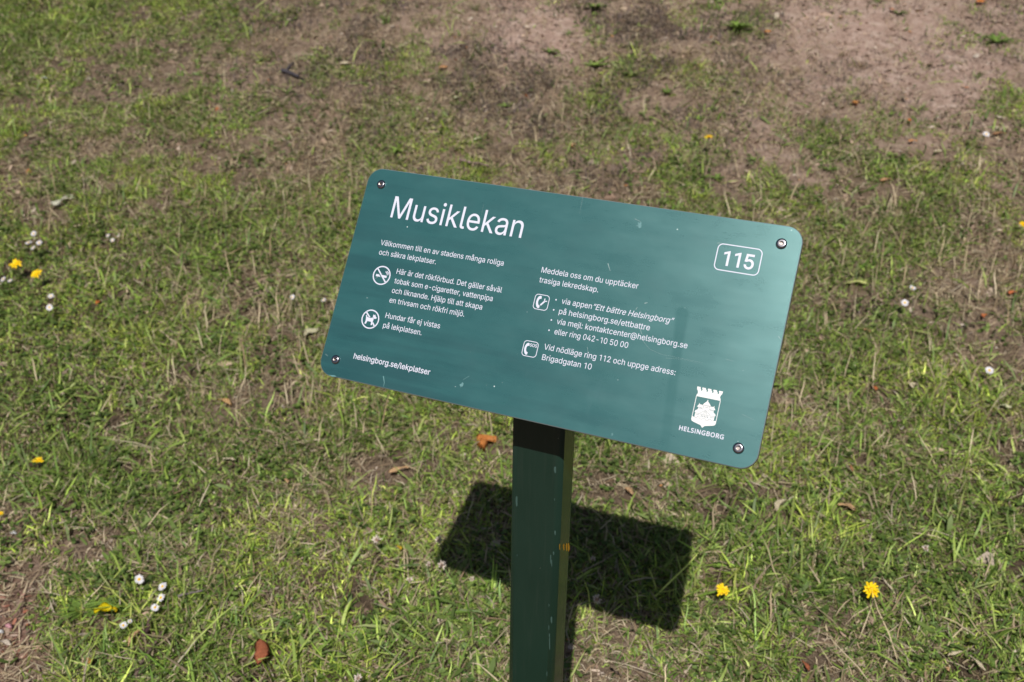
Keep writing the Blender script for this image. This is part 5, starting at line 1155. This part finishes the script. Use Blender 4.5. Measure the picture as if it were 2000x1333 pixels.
LG = 'fallen leaves and bark scraps on the lawn'
TAN, PALE, ORG, CREAM, RED = (.5, .34, .19), (.6, .46, .34), (.45, .17, .045), (.52, .50, .33), (.36, .13, .065)
for px, py, L_, w, ang, c_, lab, curl, shp in (
    (957, 877, 44, 34, 25, (.52, .21, .06), 'orange brown curled leaf in the grass just left of the post', .7, 'leaf'),
    (508, 1297, 68, 30, -62, RED, 'large reddish brown oval leaf at the bottom edge left of the post', .3, 'leaf'),
    (125, 401, 58, 21, 47, (.7, .55, .42), 'long pale strip of bark in the upper left grass', .1, 'strip'),
    (440, 798, 40, 12, -18, (.5, .33, .16), 'curved tan leaf lying left of the lower left sign bolt', .6, 'leaf'),
    (1226, 972, 30, 12, -40, TAN, 'small tan leaf above the sign shadow right of the post', .5, 'leaf'),
    (780, 930, 42, 14, 12, TAN, 'ragged tan leaf above the left tip of the shadow', .4, 'strip'),
    (1525, 1001, 50, 13, 32, PALE, 'curled pale leaf right of the shadow below the sign corner', .8, 'leaf'),
    (1651, 1004, 36, 14, -15, TAN, 'tan leaf to the right of the curled pale one', .5, 'leaf'),
    (676, 132, 24, 13, 5, PALE, 'pinkish scrap lying above left of the sign on the bank', .3, 'strip'),
    (610, 661, 38, 20, 25, (.5, .47, .33), 'pale papery leaf beside the lower left edge of the sign', .5, 'leaf'),
    (1672, 565, 40, 12, -3, (.48, .5, .2), 'pale green leaf lying right of the number 115', .4, 'leaf'),
    (1960, 807, 24, 11, -12, CREAM, 'cream leaf close to the right edge', .4, 'leaf'),
    (1785, 765, 24, 14, 30, PALE, 'pale crumpled leaf in the grass right of the crest', .7, 'leaf'),
    (1862, 1291, 38, 9, 8, PALE, 'pale dry blade near the lower right corner', .3, 'leaf'),
    (1905, 1311, 46, 9, -52, PALE, 'slanting pale blade in the lower right corner', .2, 'strip'),
    (866, 141, 20, 10, 15, (.5, .28, .13), 'small orange tan scrap on the bank above the sign', .5, 'leaf'),
    (893, 200, 14, 8, 15, CREAM, 'small cream scrap above the heading on the bank', .4, 'leaf'),
    (832, 242, 26, 8, -55, PALE, 'narrow pale scrap above the sign near its left end', .3, 'strip'),
    (1122, 293, 20, 9, 60, TAN, 'curled tan leaf above the middle of the sign', 1.0, 'leaf'),
    (934, 281, 18, 9, 15, CREAM, 'cream leaf scrap just above the sign top', .4, 'leaf'),
    (1728, 362, 28, 9, 12, (.5, .3, .17), 'light tan leaf in the grass above right of the sign', .4, 'leaf'),
    (1830, 306, 22, 8, 10, PALE, 'pale leaf on the upper right bank edge', .4, 'leaf'),
    (1781, 285, 18, 9, 0, (.55, .27, .11), 'orange tan leaf at the foot of the bare bank', .4, 'leaf'),
    (1776, 245, 16, 7, 55, (.6, .15, .04), 'bright orange sliver standing on the bare bank', .3, 'leaf'),
    (1915, 12, 22, 12, 10, (.6, .2, .04), 'bright orange leaf at the top right edge', .5, 'leaf'),
    (1942, 2, 14, 8, 40, (.55, .2, .06), 'orange scrap cut by the top edge near the right corner', .5, 'leaf'),
    (1744, 27, 12, 10, 60, (.55, .2, .09), 'small orange scrap beside a weed on the bare earth', .5, 'leaf'),
    (1950, 272, 30, 11, 5, (.3, .17, .09), 'brown curled leaf beside the daisy on the bank', .5, 'leaf'),
    (1674, 210, 20, 14, 40, (.5, .25, .08), 'orange brown leaf in the middle of the bank', .6, 'leaf'),
    (1499, 71, 16, 10, 10, (.5, .22, .05), 'orange leaf on the earth below the tall weed', .4, 'leaf'),
    (190, 601, 20, 9, -60, (.5, .17, .05), 'orange leaf standing in the dark grass at the left', .4, 'leaf'),
    (1975, 583, 20, 12, 10, (.5, .17, .07), 'orange scrap in dry grass at the right edge', .5, 'leaf'),
    (1921, 628, 18, 9, 25, (.5, .18, .07), 'orange leaf in dry grass below its neighbour', .5, 'leaf'),
    (1705, 771, 15, 10, -75, (.45, .16, .06), 'small upright orange leaf right of the crest', .4, 'leaf'),
    (268, 1260, 52, 9, 62, TAN, 'thin curled tan blade under the yellow petal', .9, 'leaf'),
    (175, 1306, 18, 14, -25, (.5, .24, .08), 'small orange leaf at the bottom left', .5, 'leaf'),
    (1690, 657, 16, 8, -35, (.5, .3, .15), 'tiny tan leaf between the sign and the right edge', .4, 'leaf'),
    (1662, 928, 26, 7, 80, (.38, .2, .1), 'narrow brown leaf above the tan one right of the sign', .3, 'leaf'),
    (448, 909, 26, 8, -5, PALE, 'pale narrow leaf in the grass left of the post', .4, 'leaf'),
    (560, 952, 18, 8, -35, TAN, 'small tan leaf in dry grass left of the post', .4, 'leaf'),
    (1850, 1322, 12, 8, 40, TAN, 'tan scrap at the lower right edge', .5, 'leaf'),
    (1570, 1315, 28, 9, -60, RED, 'narrow reddish leaf at the bottom right of the post', .5, 'leaf'),
    (780, 1083, 16, 8, -30, (.55, .35, .03), 'small yellow leaf left of the shadow tip', .4, 'leaf')):
    curled_leaf('dry_leaf', px, py, L_, w, ang, c_, lab, 'leaf', LG, curl, .02 if L_ < 60 else .034, shp)
for px, py, L_, w, c_, lab in ((88, 158, 15, 10, (.5, .53, .56), 'bluish white petal at the upper left'), (27, 1049, 16, 10, (.6, .6, .62), 'white chip at the edge of the bark mulch'), (66, 1083, 16, 12, (.55, .43, .32), 'rounded tan chip above the bark mulch'),
                               (18, 1234, 20, 10, (.68, .3, .33), 'pink petal on the bark mulch'), (3, 1244, 14, 10, (.7, .7, .72), 'white petal beside the pink one'), (12, 1264, 34, 11, (.55, .45, .38), 'long pale bark chip at the left edge')):
    curled_leaf('scrap', px, py, L_, w, -10, c_, lab, 'scrap', 'pale scraps at the left edge of the lawn', .3, .012, 'leaf')

# twigs
bark = plain('twig_bark', (.13, .095, .075), .8, .15, 0, .4, 120)
bark_dark = plain('dark_twig_bark', (.055, .05, .06), .7, .2, 0, .4, 120)
def twig(pts_px, r_px, mat, label, fork=None):
    P = []
    for px, py in pts_px:
        g, t = at(px, py); P.append((g + Vector((0, 0, .016 + rng.random() * .004)), t))
    o0 = P[0][0].copy(); r = r_px / 1944 * P[0][1]
    bm = bmesh.new()
    Q = [q - o0 for q, _ in P]
    fine = []
    for a, b in zip(Q, Q[1:]):
        for k in range(4): fine.append(a.lerp(b, k / 4) + Vector((rng.normal(), rng.normal(), rng.normal())) * r * .25)
    fine.append(Q[-1])
    tube_bm(bm, fine, r, r * .6, 7)
    if fork:
        g, t = at(*fork[1]); s_ = fine[fork[0]]
        e_ = g + Vector((0, 0, .012)) - o0
        tube_bm(bm, [s_, s_.lerp(e_, .5) + Vector((0, 0, .002)), e_], r * .7, r * .4, 6)
    o = obj('twig', bm, mat, None); o.location = o0
    return tag(o, label, 'twig', 'twigs lying on the ground')
twig([(552, 146), (566, 150), (580, 158), (594, 164)], 4.0, bark_dark, 'dark bent twig on the bank at the upper left', (2, (574, 128)))
twig([(899, 322), (915, 325), (935, 328), (955, 334)], 2.6, plain('purple_twig', (.25, .17, .16), .7, .2, 0, .5, 200), 'purplish twig lying just behind the top of the sign')
twig([(268, 1333), (285, 1300), (305, 1268), (327, 1236)], 3.6, bark, 'straight grey brown twig slanting up from the bottom edge')
twig([(284, 1256), (291, 1240), (297, 1224)], 6.0, plain('short_twig', (.10, .06, .055), .8, .2, 0, .4, 150), 'short thick dark twig beside the long slanting one')
twig([(350, 1178), (370, 1172), (398, 1164)], 3.0, plain('grey_twig', (.17, .14, .14), .8, .2, 0, .4, 150), 'grey twig right of the daisies')
twig([(1212, 1335), (1190, 1318)], 2.4, bark, 'thin twig at the bottom edge right of the post')

# leafy weeds: a rosette of broad leaves each
def weed(px, py, r_px, n_, label, upright=.45, mat=weed_mat, broad=.10):
    g, t = at(px, py); r = r_px / 1944 * t * .85; n_ = int(n_ * 2.2); upright = upright * 1.25 + .1
    root_ = empty('weed', g - Vector((0, 0, .003))); tag(root_, label, 'weed', 'leafy weeds growing in the lawn')
    for k in range(n_):
        a = 2 * math.pi * k / n_ + rng.normal() * .3
        d = Vector((math.cos(a), math.sin(a), 0)); s_ = Vector((-d.y, d.x, 0))
        L_ = r * rng.uniform(.75, 1.2); el = upright * rng.uniform(.5, 1.5); w = L_ * broad * rng.uniform(.8, 1.2)
        bm = bmesh.new(); rows = []
        for i_ in range(7):
            u_ = i_ / 6
            c_ = d * L_ * u_ * math.cos(el * (1 - u_ * .7)) + Vector((0, 0, L_ * (math.sin(el) * u_ - .45 * u_ * u_ * el) + .002))
            ww = w * (math.sin(math.pi * (.06 + .9 * u_ ** .8)) + .08)
            rows.append([bm.verts.new(c_ - s_ * ww + Vector((0, 0, ww * .35))), bm.verts.new(c_), bm.verts.new(c_ + s_ * ww + Vector((0, 0, ww * .35)))])
        for p0, p1 in zip(rows, rows[1:]):
            bm.faces.new((p0[0], p0[1], p1[1], p1[0])); bm.faces.new((p0[1], p0[2], p1[2], p1[1]))
        obj('leaf', bm, mat, root_)
for a in ((1440, 60, 38, 9, 'tall bright weed standing on the edge of the bare earth', .8, weed_light),
          (1945, 85, 36, 7, 'flat weed on the bare earth near the upper right corner', .35),
          (1755, 30, 20, 6, 'small weed on the bare earth below the top edge', .5),
          (1162, 132, 34, 8, 'left one of two bright weeds above the middle of the sign', .4, weed_light),
          (1232, 150, 26, 7, 'dark weed beside the bright one above the sign', .5),
          (1072, 105, 22, 6, 'small weed on the palest patch of earth', .5),
          (1160, 20, 30, 8, 'weed at the top edge above the middle of the sign', .6),
          (1365, 232, 20, 6, 'weed lying at the left rim of the bare bank', .25, weed_light),
          (1470, 315, 20, 7, 'dark small weed above the right end of the sign', .4),
          (1400, 352, 22, 7, 'weed close behind the top edge of the sign', .45),
          (1620, 280, 24, 6, 'weed with two long leaves at the foot of the bank', .35),
          (1738, 306, 18, 5, 'light weed right of the grass tuft on the bank', .5, weed_light),
          (1620, 335, 26, 7, 'dark weed between the bank and the sign corner', .45),
          (985, 212, 22, 5, 'upright weed in dry stalks above the sign', 1.0, weed_light),
          (1300, 185, 22, 6, 'weed among the dark dead moss', .6),
          (775, 300, 30, 4, 'long leaved weed above the top left sign corner', .8, weed_light),
          (215, 1100, 42, 6, 'star shaped weed above the group of daisies', .35),
          (165, 1195, 52, 8, 'large green weed left of the daisies beside the bark mulch', .4),
          (700, 1250, 40, 7, 'broad leaved weed in the grass at the lower left of the post', .5, weed_light),
          (930, 1140, 46, 3, 'weed with a long leaf reaching the post under the shadow', .3, weed_light),
          (1270, 1110, 40, 7, 'dark weed inside the shadow of the sign', .35),
          (600, 1080, 34, 6, 'weed in the grass left of the clover heads', .4),
          (1480, 900, 34, 7, 'weed below the lower right corner of the sign', .5, weed_light),
          (1600, 870, 40, 7, 'bright weed right of the sign below the crest', .6, weed_light),
          (1530, 760, 34, 6, 'weed growing beside the right edge of the sign', .6, weed_light)):
    weed(*a)

# thin leaved grass tufts on the bare bank
def grass_tuft(px, py, r_px, label, mat=weed_mat):
    g, t = at(px, py); r = r_px / 1944 * t
    root_ = empty('grass_tuft', g - Vector((0, 0, .004))); tag(root_, label, 'grass tuft', 'grass tufts on the bare bank')
    for k in range(34):
        a = rng.random() * 2 * math.pi; d = Vector((math.cos(a), math.sin(a), 0)); s_ = Vector((-d.y, d.x, 0))
        L_ = r * rng.uniform(.6, 1.25); el = rng.uniform(.35, 1.35); w = rng.uniform(.0011, .0022)
        o_ = Vector((rng.normal(), rng.normal(), 0)) * r * .16
        bm = bmesh.new(); rows = []
        for i_ in range(5):
            u_ = i_ / 4
            c_ = o_ + d * L_ * u_ * math.cos(el * (1 - .5 * u_)) + Vector((0, 0, L_ * (math.sin(el) * u_ - .3 * u_ * u_)))
            c_.z = max(c_.z, .004 * (i_ > 0))
            rows.append([bm.verts.new(c_ - s_ * w * (1.1 - u_)), bm.verts.new(c_ + s_ * w * (1.1 - u_))])
        for p0, p1 in zip(rows, rows[1:]): bm.faces.new((p0[0], p0[1], p1[1], p1[0]))
        obj('leaf', bm, mat, root_)
dry_tuft = plain('dry_tuft_leaf', (.34, .26, .16), .7, .15, 0, .4, 60)
for a in ((1712, 4, 22, 'small tuft at the very top of the bare bank'), (1680, 132, 24, 'sparse dry tuft in the middle of the bare earth', dry_tuft), (1908, 152, 26, 'low green tuft on the right of the bare bank'),
          (1555, 140, 24, 'straw coloured tuft left of the bare earth', dry_tuft), (1645, 110, 26, 'thin dry tuft above the sprigs on the bank', dry_tuft), (1800, 215, 24, 'dark tuft at the lower rim of the bare earth'),
          (930, 20, 30, 'green tuft at the top edge beside the palest earth'), (905, 75, 26, 'dry tuft left of the palest earth', dry_tuft), (1110, 68, 18, 'tiny tuft on the right rim of the palest earth'),
          (1340, 110, 34, 'straw tuft among dark moss at the top', dry_tuft), (1240, 95, 30, 'green tuft in dark moss above the sign'), (755, 45, 34, 'green tuft on the bank at the top left of centre')):
    grass_tuft(*a)
